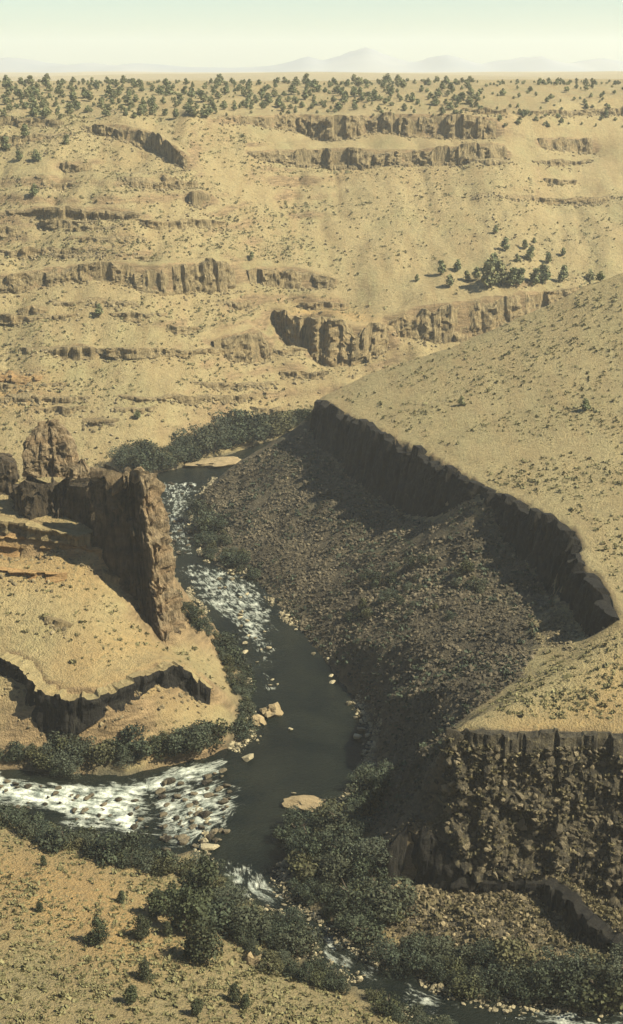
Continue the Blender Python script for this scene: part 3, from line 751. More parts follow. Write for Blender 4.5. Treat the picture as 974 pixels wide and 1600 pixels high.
tower('rock_tower', 'small rock knob right of the dome on the spur crest', 'rock tower', MAT_DOME,
      box_ring(108, 760, 140, 762, 357, 356, 5), lambda x, y: 50.5 + 0 * x, 53, lump=0.8, taper=0.75, round_top=0.7, group=GT)

# ------------------------------------------------------------------ rocks
def ico(sub):
    import bmesh
    bm = bmesh.new(); bmesh.ops.create_icosphere(bm, subdivisions=sub, radius=1.0)
    v = np.array([q.co[:] for q in bm.verts]); f = np.array([[w.index for w in q.verts] for q in bm.faces]); bm.free()
    return v, f
ICO1, ICO2, ICO3 = ico(1), ico(2), ico(3)

def rock_shape(V, seed, rough=0.35, squash=(1, 1, 0.75)):
    r = np.random.default_rng(seed); o = r.uniform(0, 99, 3)
    s = 1 + rough * fbm(V[:, 0] * 1.3 + o[0], V[:, 1] * 1.3 + o[1], V[:, 2] * 1.3 + o[2], 3, seed)
    W = V * s[:, None]
    for _ in range(9):                                                            # a few flat broken sides
        n = r.normal(size=3); n /= np.linalg.norm(n); d = r.uniform(0.42, 0.85)
        e = W @ n - d; W = W - np.where(e > 0, e, 0)[:, None] * n
    return W * np.array(squash)

def scatter_mesh(name, templates, P, S, mat, seed, tilt=0.5, tone=None, attr='tone', sink=0.25):
    """one mesh of many small pieces (rubble, low scrub)"""
    r = np.random.default_rng(seed); VV, FF, TT = [], [], []; base = 0
    which = r.integers(0, len(templates), len(P))
    for k, (V, F) in enumerate(templates):
        m = np.where(which == k)[0]
        if not len(m): continue
        a = r.uniform(0, 2 * math.pi, len(m)); t = r.normal(0, tilt, (len(m), 2))
        ca, sa = np.cos(a), np.sin(a)
        X = V[None, :, 0] * ca[:, None] - V[None, :, 1] * sa[:, None]; Y = V[None, :, 0] * sa[:, None] + V[None, :, 1] * ca[:, None]
        Z = V[None, :, 2] + X * t[:, :1] * 0.5 + Y * t[:, 1:] * 0.5
        W = np.stack([X, Y, Z], -1) * S[m][:, None, None] * r.uniform(0.8, 1.25, (len(m), 1, 3)) + P[m][:, None, :] + np.array([0, 0, 1.0]) * (S[m] * sink)[:, None, None]
        VV.append(W.reshape(-1, 3)); n = len(V)
        FF.append((F[None] + (np.arange(len(m)) * n)[:, None, None] + base).reshape(-1, F.shape[1])); base += n * len(m)
        TT.append(np.repeat(r.uniform(0, 1, len(m)) ** 2 if tone is None else tone[m], n))
    return mesh_object(name, np.concatenate(VV), np.concatenate(FF), mat, attrs={attr: np.concatenate(TT)})

def bbox_points(poly, n, seed):
    r = np.random.default_rng(seed); p = np.array(poly); lo, hi = p.min(0), p.max(0)
    q = r.uniform(lo, hi, (n * 3, 2)); q = q[in_poly(q[:, 0], q[:, 1], poly)][:n]
    return q
ROCKS = [(rock_shape(ICO1[0], 300 + i, 0.3), ICO1[1]) for i in range(8)]
ROCKS2 = [(rock_shape(ICO2[0], 320 + i, 0.4), ICO2[1]) for i in range(6)]
q = bbox_points(TALUS, 40000, 5); q = q[(river_distance(q[:, 0], q[:, 1]) > 0.5) & (fbm(q[:, 0] / 9, q[:, 1] / 9, 0, 2, 91) > -0.8)]
s = 0.13 + 0.62 * rng.random(len(q)) ** 5
stuff(scatter_mesh('talus_rubble', ROCKS, np.c_[q, height(q[:, 0], q[:, 1])], s, MAT_RUBBLE, 11, tone=np.clip(0.22 + 0.45 * fbm(q[:, 0] / 16, q[:, 1] / 9, 0, 3, 191) + rng.normal(0, 0.16, len(q)), 0, 1)))
q = np.concatenate([bbox_points(LOWTALUS, 4200, 6), bbox_points(FOOT2, 900, 16)]); s = 0.12 + 0.5 * rng.random(len(q)) ** 5
stuff(scatter_mesh('slope_rubble', ROCKS, np.c_[q, height(q[:, 0], q[:, 1])], s, MAT_FALLEN, 12))

PR, SR = [], []
for i, (f, nn, h, ym, c) in enumerate(FOOT):                                     # blocks fallen from each cliff
    m = int(len(f) * (1.6 if ym < 480 else 2.2)); k = rng.integers(0, len(f), m); dd = np.abs(rng.normal(0, 1, m)) * (0.35 * h[k] + 1.5) - 0.5
    a = f[k] + nn[k] * dd[:, None] + rng.normal(0, 0.5, (m, 2)); PR.append(a); SR.append(0.2 + (0.5 if ym < 480 else 0.9) * rng.random(m) ** 2.5)
xw = rng.uniform(-240, 240, 9000); yw = rng.uniform(520, 800, 9000); okw = (np.abs(xw) < 0.27 * yw + 20) & (fbm(xw / 30, yw / 60, 0, 3, 97) > 0.05) & (lookup(RD, xw, yw) > 4)
PR.append(np.c_[xw, yw][okw]); SR.append(0.25 + 0.8 * rng.random(okw.sum()) ** 3)
q = np.concatenate(PR); s = np.concatenate(SR)
stuff(scatter_mesh('fallen_rock', ROCKS, np.c_[q, height(q[:, 0], q[:, 1])], s, MAT_FALLEN, 13))
BANKROCK = [(rock_shape(ICO2[0], 340 + i, 0.35, (1, 0.85, 0.6)), ICO2[1]) for i in range(5)]
bmesh_cache = [mesh_object('boulder', V, F, MAT_BOULDER, link=False, attrs=dict(tone=np.full(len(V), 0.25 * i))).data for i, (V, F) in enumerate(BANKROCK)]
dmesh_cache = [mesh_object('boulder', V, F, MAT_RUBBLE, link=False, attrs=dict(tone=np.full(len(V), 0.25 * i))).data for i, (V, F) in enumerate(BANKROCK)]
tmesh_cache = [mesh_object('boulder', V, F, MAT_TANROCK, link=False, attrs=dict(tone=np.full(len(V), 0.2 * i))).data for i, (V, F) in enumerate(BANKROCK)]
def boulder(u, v, px, label, group, cache=None, i=0, wide=1.0, z=None, name='boulder', flat=1.0):
    p = at_z(u, v, 0.15) if z is None else at_z(u, v, z)
    if z is None:
        g = look(u, v)
        if g and g[2] > 0.2: p = g
    d = p[1] * CP - (p[2] - CAMZ) * SP
    s = px * d / FPX / 2
    o = bpy.data.objects.new(name, (cache or bmesh_cache)[i % 5]); COL.objects.link(o)
    o.location = (p[0], p[1], p[2] + s * 0.15); o.scale = (s * wide, s * random.uniform(0.8, 1.1), s * random.uniform(0.8, 1.2) * flat); o.rotation_euler = (0, 0, random.uniform(-0.5, 0.5))
    return tag(o, label, 'boulder', group)
# single rocks that stand out
CRAG = [mesh_object('boulder', rock_shape(ICO3[0] * np.array([1, 0.8, 0.8]), 380 + i, 0.75, (1, 1, 0.8)), ICO3[1], MAT_TANROCK, link=False, attrs=dict(tone=np.full(len(ICO3[0]), 0.05))).data for i in range(5)]
BARS = [mesh_object('bar', ICO3[0] * (1 + 0.45 * fbm(ICO3[0][:, 0] * 1.6, ICO3[0][:, 1] * 1.6, ICO3[0][:, 2] * 1.6 + i * 9, 4, 390 + i))[:, None] * np.array([1, 0.62, 0.7]), ICO3[1], MAT_TANROCK, link=False, attrs=dict(tone=np.full(len(ICO3[0]), 0.05))).data for i in range(5)]
boulder(424, 1116, 50, 'large craggy tan rock in the pool close to its left bank', None, CRAG, 1, 0.95)
boulder(406, 1130, 26, 'smaller tan rock touching the large rock in the pool', None, CRAG, 2)
boulder(455, 1140, 11, 'lone pale boulder in the middle of the dark pool', None, None, 3)
boulder(486, 1262, 70, 'long pale gravel bar at the foot of the dark pool', None, BARS, 0, 1.2, name='gravel_bar', flat=0.34)['category'] = 'gravel bar'
boulder(392, 1506, 42, 'big rounded tan boulder at the edge of the foreground thicket', None, CRAG, 3)
boulder(388, 1186, 22, 'flat pale boulder where the rapids meet the pool', None, None, 2, 1.5)
boulder(340, 727, 62, 'pale sandbar lying before the dark trees at the river bend', None, BARS, 4, 1.3, name='sandbar', flat=0.22)['category'] = 'sandbar'
boulder(371, 721, 15, 'pale boulder at the right end of the sandbar', None, None, 4)
boulder(460, 1240, 10, 'small pale boulder above the gravel bar in the pool', None, None, 1)
boulder(300, 1440, 14, 'white rock among the foreground junipers', None, None, 1)
boulder(330, 1325, 26, 'pale flat boulder below the confluence rapids', None, None, 3, 1.6)
r_ = random.Random(3)
for k, (u, v, px) in enumerate([(556, 1122, 10), (566, 1140, 16), (574, 1150, 14), (560, 1152, 18), (518, 1056, 9), (490, 1022, 9), (572, 1175, 12), (462, 984, 8), (450, 962, 11), (520, 1066, 12), (546, 1100, 13)]):
    boulder(u, v, px, 'pale boulder in the line along the right edge of the dark pool', 'boulders lining the right side of the pool', None, k)
xq = np.concatenate([rng.normal(0, 0.9, 40) + p[0] for p in resample([list(q) + [0] for q in POOL], 2.0)]); yq = np.concatenate([rng.normal(0, 1.2, 40) + p[1] for p in resample([list(q) + [0] for q in POOL], 2.0)])
okq = (yq < 520) & (yq > 190) & (fbm(xq / 8, yq / 12, 0, 2, 99) > -0.05); xq, yq = xq[okq], yq[okq]
stuff(scatter_mesh('bank_stones', ROCKS, np.c_[xq, yq, np.maximum(height(xq, yq), -0.1)], 0.14 + 0.55 * rng.random(len(xq)) ** 3.5, MAT_BOULDER, 14))
for k in range(70):
    u = r_.uniform(250, 360); v = np.interp(u, [250, 360], [1225, 1200]) + r_.uniform(0, 110)
    boulder(u, v, r_.choice([7, 9, 12, 16, 20]), 'dark boulder breaking the white water at the confluence', 'boulders in the confluence rapids', dmesh_cache, k)
for k in range(26):
    v = r_.uniform(895, 1090); u = np.interp(v, [895, 950, 1000, 1090], [350, 385, 405, 415]) + r_.uniform(-26, 26)
    boulder(u, v, r_.choice([7, 8, 10, 12]), 'pale boulder in the rapids above the dark pool', 'boulders in the rapids above the pool', None, k)
for k in range(34):
    v = r_.uniform(755, 870); u = np.interp(v, [755, 870], [285, 285]) + r_.uniform(-26, 26)
    boulder(u, v, r_.choice([6, 8, 9]), 'dark boulder in the upper rapids beside the tall fin', 'boulders in the upper rapids', dmesh_cache, k)
for k in range(48):
    u = r_.uniform(0, 240); v = np.interp(u, [0, 240], [1235, 1275]) + r_.uniform(-22, 26)
    boulder(u, v, r_.choice([6, 8, 10, 14]), 'dark boulder in the white rapids of the side stream', 'boulders in the side stream', dmesh_cache, k)
# ------------------------------------------------------------------ plants
def leaf_cloud(lobes, n, size, seed, flat=0.0):
    """n small leaf-spray quads spread through ellipsoid lobes (cx, cy, cz, rx, ry, rz)"""
    r = np.random.default_rng(seed); lobes = np.array(lobes, float)
    w = lobes[:, 3] * lobes[:, 4] * lobes[:, 5]; w = w ** 0.7; k = r.choice(len(lobes), n, p=w / w.sum())
    d = r.normal(size=(n, 3)); d /= np.linalg.norm(d, axis=1)[:, None]
    rad = r.uniform(0.45, 1.05, n) ** 0.6
    c = lobes[k, :3] + d * lobes[k, 3:] * rad[:, None]
    c += 0.10 * lobes[k, 3:] * r.normal(size=(n, 3))
    nn = d * 0.7 + r.normal(size=(n, 3)) * 0.6; nn /= np.linalg.norm(nn, axis=1)[:, None]
    t = np.cross(nn, r.normal(size=(n, 3))); t /= np.linalg.norm(t, axis=1)[:, None]; b = np.cross(nn, t)
    s = size * r.uniform(0.55, 1.35, n)[:, None]
    V = np.stack([c - t * s - b * s * .6, c + t * s * .9 - b * s * .5, c + t * s * .5 + b * s * .9, c - t * s * .7 + b * s * .7], 1).reshape(-1, 3)
    V[:, 2] = np.maximum(V[:, 2], 0.02)
    leaf = np.repeat(np.clip(r.normal(0.42, 0.30, n) + r.normal(0, 0.28, len(lobes))[k], 0, 1), 4)
    return V, np.arange(n * 4).reshape(-1, 4), leaf

def trunk_mesh(h, r0, limbs, seed):
    r = np.random.default_rng(seed); V, F = [], []
    def tube(pts, rad):
        b = len(V); m = 6
        for (p, q) in zip(pts, rad):
            for i in range(m):
                a = 2 * math.pi * i / m; V.append((p[0] + q * math.cos(a), p[1] + q * math.sin(a), p[2]))
        for j in range(len(pts) - 1):
            for i in range(m): F.append((b + j * m + i, b + j * m + (i + 1) % m, b + (j + 1) * m + (i + 1) % m, b + (j + 1) * m + i))
    lean = r.normal(0, 0.05, 2)
    tube([(lean[0] * h * t + 0.03 * h * math.sin(5 * t), lean[1] * h * t, h * t - 0.4) for t in np.linspace(0, 1, 6)], [r0 * (1 - 0.85 * t) for t in np.linspace(0, 1, 6)])
    for i in range(limbs):
        z0 = h * r.uniform(0.18, 0.7); a = r.uniform(0, 2 * math.pi); L = h * r.uniform(0.2, 0.38)
        tube([(lean[0] * z0 + L * t * math.cos(a), lean[1] * z0 + L * t * math.sin(a), z0 + L * t * 0.6 + 0.2 * L * t * t) for t in np.linspace(0, 1, 4)], [r0 * 0.45 * (1 - 0.8 * t) for t in np.linspace(0, 1, 4)])
    return V, F

def juniper_lobes(seed, kind):
    r = np.random.default_rng(seed); L = []
    if kind == 0:                                                    # upright, pointed
        for i in range(9):
            t = i / 8; w = 0.27 * (1 - t) ** 0.7 + 0.05
            a = r.uniform(0, 6.28); L.append((0.5 * w * math.cos(a), 0.5 * w * math.sin(a), 0.14 + 0.78 * t, w, w, 0.13))
    else:                                                            # rounded, broken
        for i in range(9):
            a = r.uniform(0, 6.28); d = r.uniform(0.05, 0.30); z = r.uniform(0.22, 0.8)
            w = r.uniform(0.14, 0.25) * (1.15 - 0.5 * z); L.append((d * math.cos(a) * (1.2 - z), d * math.sin(a) * (1.2 - z), z, w, w, w * 0.8))
        L.append((0, 0, 0.42, 0.27, 0.27, 0.3)); L.append((0, 0, 0.82, 0.13, 0.13, 0.13))
    return L
def bank_lobes(seed):
    r = np.random.default_rng(seed); L = []
    for i in range(11):
        a = r.uniform(0, 6.28); d = 0.5 * math.sqrt(r.uniform(0, 1)); z = r.uniform(0.2, 0.78) - 0.3 * d
        w = r.uniform(0.16, 0.3); L.append((d * math.cos(a), d * math.sin(a), z, w, w, w * 0.85))
    L.append((0, 0, 0.36, 0.34, 0.34, 0.3))
    return L
def sage_lobes(seed):
    r = np.random.default_rng(seed)
    return [(0.5 * r.normal(), 0.5 * r.normal(), 0.45, 0.5, 0.5, 0.42) for i in range(4)]

TREES = {}                                                           # kind -> list of (crown mesh, trunk mesh)
def make_kind(kind, n, lobes, leaves, size, mat, limbs, r0):
    out = []
    for i in range(n):
        V, F, lf = leaf_cloud(lobes(40 + i * 3 + len(kind)), leaves, size, 60 + i)
        c = mesh_object('crown', V, F, mat, attrs=dict(leaf=lf), link=False).data
        tv, tf = trunk_mesh(0.82, r0, limbs, 70 + i)
        tv = [(x, y, z + 0.35) if False else (x, y, max(z, -0.12)) for x, y, z in tv]
        out.append((c, mesh_object('trunk', tv, tf, MAT_BARK, link=False).data))
    TREES[kind] = TREES.get(kind, []) + out
make_kind('pointed juniper', 3, lambda s: juniper_lobes(s, 0), 1900, 0.024, MAT_JUNIPER, 4, 0.035)
make_kind('round juniper', 4, lambda s: juniper_lobes(s, 1), 1900, 0.026, MAT_JUNIPER, 5, 0.04)
make_kind('rim juniper', 5, lambda s: juniper_lobes(s, 1), 420, 0.056, MAT_RIMJUN, 3, 0.035)
make_kind('bank tree', 5, bank_lobes, 2000, 0.029, MAT_BANK, 6, 0.04)
make_kind('bank tree', 2, lambda s: bank_lobes(s + 50), 1500, 0.036, MAT_OLIVE, 6, 0.04)
make_kind('bank tree', 2, lambda s: bank_lobes(s + 80), 2600, 0.022, MAT_WILLOW, 6, 0.04)
make_kind('bank shrub', 4, bank_lobes, 1100, 0.038, MAT_BANK, 5, 0.03)
make_kind('bank shrub', 2, lambda s: bank_lobes(s + 50), 900, 0.045, MAT_OLIVE, 5, 0.03)
make_kind('bank shrub', 2, lambda s: bank_lobes(s + 80), 1500, 0.030, MAT_WILLOW, 5, 0.03)

def plant(name, kind, p, h, label, cat, group, wide=1.0):
    """a tree or shrub of height h standing at p: an Empty with its trunk and crown"""
    c, t = random.choice(TREES[kind])
    o = bpy.data.objects.new(name, None); o.empty_display_size = 0.5; COL.objects.link(o)
    o.location = p; o.rotation_euler = (0, 0, random.uniform(0, 6.28)); o.scale = (h * wide, h * wide, h)
    tag(o, label, cat, group)
    for nm, me in (('trunk', t), ('crown', c)):
        k = bpy.data.objects.new(nm, me); COL.objects.link(k); k.parent = o
    return o
def px_h(p, px): return px * (p[1] * CP - (p[2] - CAMZ) * SP) / FPX * 1.04

def plant_px(name, kind, u, v, px, label, cat, group, wide=1.0):
    """v is where the plant meets the ground"""
    p = look(u, v)
    if p is None: return
    return plant(name, kind, (p[0], p[1], p[2] - 0.1), px_h(p, px), label, cat, group, wide)

# junipers one by one: foreground
GF = 'junipers on the foreground slope'
for u, v, px, kd, lb in [(155, 1474, 52, 'pointed juniper', 'dark pointed juniper alone in the middle of the foreground slope'),
                         (222, 1468, 46, 'round juniper', 'ragged juniper right of the pointed juniper on the foreground slope'),
                         (228, 1530, 40, 'pointed juniper', 'small dark juniper below the ragged one on the foreground slope'),
                         (206, 1568, 36, 'round juniper', 'round dark juniper low on the foreground slope'),
                         (308, 1588, 34, 'round juniper', 'broken dark juniper at the bottom of the foreground slope'),
                         (190, 1410, 22, 'round juniper', 'low dark bush on the upper foreground slope'),
                         (68, 1352, 18, 'round juniper', 'small round bush high on the foreground slope'),
                         (62, 1425, 20, 'round juniper', 'low bush at the left of the foreground slope'),
                         (366, 1566, 34, 'round juniper', 'first dark bush on the right of the foreground slope'),
                         (384, 1578, 30, 'round juniper', 'second dark bush on the right of the foreground slope'),
                         (246, 1436, 56, 'round juniper', 'grey green juniper at the left of the foreground cluster'),
                         (274, 1432, 62, 'pointed juniper', 'tall pointed juniper in the foreground cluster'),
                         (293, 1462, 90, 'round juniper', 'large dark juniper in the middle of the foreground cluster'),
                         (320, 1506, 84, 'round juniper', 'dark juniper at the lower end of the foreground cluster'),
                         (318, 1420, 96, 'pointed juniper', 'tallest thin juniper at the back of the foreground cluster'),
                         (262, 1464, 30, 'round juniper', 'low juniper at the foot of the foreground cluster'),
                         (296, 1500, 30, 'round juniper', 'squat juniper under the large dark one of the cluster')]:
    plant_px('juniper_tree', kd, u, v, px, lb, 'juniper', GF, 0.95)
# mid-slope grove and strays
GG = 'junipers of the grove on the far slope'
for u, v, px, lb in [(765, 450, 46, 'largest dark juniper of the grove on the far slope'), (690, 428, 22, 'leftmost juniper of the grove on the far slope'),
                     (715, 424, 20, 'small juniper between the leftmost one and the big grove tree'), (703, 450, 22, 'juniper standing lowest at the left of the far grove')]:
    plant_px('juniper_tree', 'rim juniper', u, v, px, lb, 'juniper', GG)
for u, v, px in [(782, 446, 40), (800, 448, 30), (812, 446, 28), (836, 446, 28), (852, 444, 30), (880, 440, 26), (745, 438, 22), (790, 392, 22), (820, 390, 16), (828, 408, 24), (857, 412, 18), (808, 410, 14), (880, 400, 14), (922, 440, 20), (938, 440, 18), (730, 440, 18), (772, 420, 26), (848, 425, 16), (775, 365, 14), (835, 380, 10)]:
    plant_px('juniper_tree', 'rim juniper', u, v, px, 'green juniper among others in the grove on the far slope', 'juniper', GG)
for u, v, px, lb in [(55, 308, 20, 'single juniper above the thin ledge on the upper left'), (155, 494, 20, 'single juniper below the long left cliff band'), (393, 407, 14, 'single small juniper at the end of the long cliff band'),
                     (215, 655, 16, 'small juniper above the dark trees of the bend'), (652, 440, 12, 'tiny juniper left of the far grove'), (10, 236, 24, 'juniper at the left edge under the far rim'),
                     (30, 252, 18, 'second juniper under the far rim at left'), (57, 252, 20, 'third juniper under the far rim at left'), (40, 216, 22, 'dark juniper just below the left rim ledge'), (104, 226, 16, 'juniper below the left end of the broken rim cliff'),
                     (721, 634, 16, 'small dark juniper alone on the bench hill'), (915, 642, 22, 'dark juniper on the right of the bench hill')]:
    plant_px('juniper_tree', 'rim juniper', u, v, px, lb, 'juniper', 'single junipers on the slopes')
# the wooded rim
r_ = random.Random(11); placed = []
def rim_zone(n, u0, u1, v0, v1, lo, hi, label, gap):
    k = 0
    for _ in range(n * 12):
        if k >= n: break
        u, v = r_.uniform(u0, u1), r_.uniform(v0, v1)
        if any(abs(u - a) < gap and abs(v - b) < gap * 0.35 for a, b in placed): continue
        p = look(u, v)
        if p is None or p[1] < 775: continue
        placed.append((u, v)); k += 1
        plant('juniper_tree', 'rim juniper', (p[0], p[1], p[2] - 0.1), px_h(p, r_.uniform(lo, hi)), label, 'juniper', 'junipers along the far rim', r_.uniform(1.05, 1.5))
rim_zone(120, -15, 330, 124, 186, 8, 17, 'dark green juniper among many on the left part of the far rim', 10)
rim_zone(120, 330, 740, 122, 174, 7, 16, 'dark green juniper among many on the middle of the far rim', 10)
def far_mass(n, u0, u1, v0, v1, lo, hi):
    out = []
    for _ in range(n * 3):
        u, v = r_.uniform(u0, u1), r_.uniform(v0, v1); p = look(u, v)
        if p is None or p[1] < 775: continue
        out.append((*p, px_h(p, lo + (hi - lo) * r_.random() ** 2)))
        if len(out) >= n: break
    return out
fm = np.array(far_mass(110, 740, 990, 122, 200, 4, 11) + far_mass(230, -15, 990, 112, 134, 4, 9) + far_mass(420, -15, 760, 122, 182, 3, 9))
tm = []
for i in range(4):
    V, F, lf = leaf_cloud(juniper_lobes(600 + i, 1), 150, 0.08, 610 + i); V[:, :2] *= 1.35; tm.append((V, F))
stuff(scatter_mesh('distant_juniper_scrub', tm, fm[:, :3], fm[:, 3], MAT_RIMJUN, 61, tilt=0.0, tone=r_ and np.random.default_rng(5).random(len(fm)), attr='leaf', sink=0.0))

# riverside thickets; the open stretches of white water between them stay free
CLEAR = [(355, 1358), (370, 1366), (385, 1372), (405, 1405), (425, 1412), (442, 1412), (498, 1460), (510, 1470), (530, 1480), (525, 1500), (545, 1505), (560, 1512), (635, 1545), (650, 1555), (670, 1562), (860, 1588), (900, 1588), (940, 1586)]
def thicket(name, kind, n, poly, lo, hi, label, cat, group, seed, wide=1.15, gap=0.5):
    """plants spread over a piece of ground outlined by photo sight lines"""
    rr = random.Random(seed); us = [p[0] for p in poly]; vs = [p[1] for p in poly]; pts = []; k = 0
    for _ in range(n * 30):
        if k >= n: break
        u, v = rr.uniform(min(us), max(us)), rr.uniform(min(vs), max(vs))
        if not in_poly(np.array([u]), np.array([v]), poly)[0]: continue
        px = lo * 0.75 + (hi * 1.1 - lo * 0.75) * rr.random() ** 1.3
        if any(abs(u - a) < px * gap and abs(v - b) < px * gap * 0.45 for a, b in pts): continue
        if any(abs(u - a) < px * 0.42 and v - px * 1.0 < b < v for a, b in CLEAR): continue
        p = look(u, v)
        if p is None or p[2] < -0.3: continue
        pts.append((u, v)); k += 1
        plant(name, kind, (p[0], p[1], p[2] - 0.1), px_h(p, px), label, cat, group, wide * rr.uniform(0.85, 1.2))
thicket('riverside_tree', 'bank tree', 34, [(178, 736), (240, 742), (310, 722), (345, 705), (400, 690), (440, 676), (448, 668), (400, 672), (330, 690), (250, 715), (185, 722)], 32, 52,
        'dark rounded tree in the thicket along the far river bend', 'tree', 'trees at the far river bend', 1)
thicket('riverside_tree', 'bank tree', 8, [(445, 672), (480, 660), (478, 652), (440, 664)], 18, 26, 'small dark tree half hidden behind the tip of the talus ridge', 'tree', 'trees at the far river bend', 2)
thicket('riverside_shrub', 'bank shrub', 42, [(-10, 1190), (60, 1198), (190, 1196), (300, 1176), (370, 1156), (370, 1134), (290, 1160), (150, 1172), (-10, 1172)], 22, 40,
        'dense dark shrub on the far bank of the white side stream', 'shrub', 'shrubs on the far bank of the side stream', 3)
thicket('riverside_tree', 'bank tree', 5, [(60, 1212), (115, 1214), (110, 1195), (60, 1195)], 36, 48, 'taller dark tree at the left on the far bank of the side stream', 'tree', 'trees on the far bank of the side stream', 31)
thicket('riverside_tree', 'bank tree', 3, [(288, 1180), (318, 1178), (312, 1160), (290, 1160)], 48, 62, 'upright dark tree at the right end of the far bank shrubs', 'tree', 'trees on the far bank of the side stream', 32)
thicket('riverside_shrub', 'bank shrub', 46, [(270, 935), (300, 955), (345, 1000), (380, 1050), (398, 1110), (396, 1165), (372, 1165), (376, 1110), (350, 1040), (310, 985), (272, 945)], 18, 32,
        'dark shrub along the left bank of the dark pool', 'shrub', 'shrubs on the left bank of the pool', 4)
thicket('riverside_shrub', 'bank shrub', 34, [(302, 850), (320, 885), (370, 905), (400, 910), (395, 880), (360, 850), (330, 800), (306, 800)], 14, 28,
        'grey green shrub on the right bank below the talus', 'shrub', 'shrubs on the right bank below the talus', 5)
thicket('riverside_shrub', 'bank shrub', 46, [(-10, 1290), (0, 1272), (90, 1305), (170, 1325), (230, 1345), (262, 1352), (255, 1370), (170, 1345), (90, 1322)], 24, 44,
        'dark shrub on the near bank of the white side stream', 'shrub', 'shrubs on the near bank of the side stream', 6)
thicket('riverside_tree', 'bank tree', 46, [(285, 1372), (320, 1345), (350, 1370), (385, 1415), (480, 1455), (500, 1510), (560, 1540), (540, 1555), (470, 1540), (410, 1520), (370, 1480), (330, 1430)], 30, 54,
        'dark bushy tree on the left bank of the lower river', 'tree', 'trees on the left bank of the lower river', 7, gap=0.42)
thicket('riverside_tree', 'bank tree', 50, [(455, 1300), (540, 1262), (575, 1300), (590, 1350), (620, 1400), (610, 1450), (570, 1480), (530, 1445), (470, 1412), (440, 1375)], 30, 54,
        'dark bushy tree on the right bank of the lower river', 'tree', 'trees on the right bank of the lower river', 8)
thicket('riverside_tree', 'bank tree', 6, [(548, 1225), (600, 1220), (596, 1265), (556, 1268)], 38, 56, 'dark tree at the lower right corner of the dark pool', 'tree', 'trees on the right bank of the lower river', 81)
thicket('riverside_tree', 'bank tree', 56, [(640, 1545), (600, 1505), (650, 1490), (720, 1500), (820, 1512), (900, 1525), (990, 1535), (990, 1572), (880, 1572), (760, 1568), (690, 1560)], 34, 60,
        'dark bushy tree in the thicket along the bottom right of the river', 'tree', 'trees along the bottom right of the river', 9)
thicket('riverside_tree', 'bank tree', 14, [(560, 1575), (620, 1600), (700, 1640), (860, 1660), (860, 1625), (740, 1612), (660, 1580), (600, 1560)], 28, 46,
        'dark bushy tree on the near bank at the bottom of the picture', 'tree', 'trees on the near bank at the bottom', 10)
thicket('riverside_shrub', 'bank shrub', 26, [(500, 930), (560, 900), (700, 860), (760, 900), (740, 990), (620, 960), (520, 980)], 10, 22,
        'dull green shrub growing on the dark talus', 'shrub', 'shrubs on the dark talus', 12, gap=0.9)

# sagebrush: the nearest ones singly, the far ones as ground cover
SAGE = []
for i in range(5):
    V, F, lf = leaf_cloud(sage_lobes(500 + i), 90, 0.20, 510 + i); SAGE.append(mesh_object('sagebrush', V, F, MAT_SAGE, attrs=dict(leaf=lf), link=False).data)
def open_ground(x, y):
    return (lookup(RD, x, y) > 6) & (lookup(TA, x, y) < 0.3) & (lookup(ST, x, y) < 0.6)
r2 = np.random.default_rng(77)
def scatter_view(n, u0, u1, v0, v1):
    P = []
    for u, v in zip(r2.uniform(u0, u1, n), r2.uniform(v0, v1, n)):
        p = look(u, v)
        if p: P.append(p)
    P = np.array(P); return P[open_ground(P[:, 0], P[:, 1])]
for zone, n, box, lb in (('near', 175, (0, 400, 1300, 1600), 'low olive sagebrush on the near foreground slope'),
                         ('spur', 65, (0, 340, 880, 1150), 'dark sagebrush dotted over the tan spur on the left'),
                         ('mesa', 60, (700, 974, 1010, 1140), 'olive sagebrush on the flat top of the near mesa')):
    P = scatter_view(int(n * 1.5), *box)[:n]
    for p in P:
        o = bpy.data.objects.new('sagebrush', random.choice(SAGE)); COL.objects.link(o); s = r2.uniform(0.3, 0.62) * (1 + 0.7 * (r2.random() < 0.12))
        o.location = (p[0], p[1], p[2] - 0.05); o.scale = (s, s, s * 0.9); o.rotation_euler = (0, 0, r2.uniform(0, 6.28)); tag(o, lb, 'sagebrush', 'sagebrush on the ' + zone + (' slope' if zone == 'near' else ''))
x = r2.uniform(-270, 270, 280000); y = r2.uniform(160, 800, 280000)
ok = open_ground(x, y) & (np.abs(x) < 0.30 * y + 35) & (fbm(x / 22, y / 22, 0, 3, 95) + r2.uniform(-0.8, 0.8, len(x)) > np.where(y < 275, -0.35, -0.05))
x, y = x[ok], y[ok]
tmpl = []
for i in range(6):
    V, F, lf = leaf_cloud(sage_lobes(540 + i), 11, 0.46, 550 + i); tmpl.append((V, F))
s = (0.14 + 0.6 * r2.random(len(x)) ** 4) * (1 + 0.35 * smooth(400, 700, y))
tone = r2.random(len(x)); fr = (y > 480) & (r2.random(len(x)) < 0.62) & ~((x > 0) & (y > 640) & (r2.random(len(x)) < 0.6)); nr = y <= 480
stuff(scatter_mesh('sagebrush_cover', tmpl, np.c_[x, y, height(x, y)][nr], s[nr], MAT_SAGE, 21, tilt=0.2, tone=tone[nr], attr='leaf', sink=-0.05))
stuff(scatter_mesh('far_slope_scrub', tmpl, np.c_[x, y, height(x, y)][fr], s[fr], MAT_FARSAGE, 25, tilt=0.2, tone=tone[fr], attr='leaf', sink=-0.05))
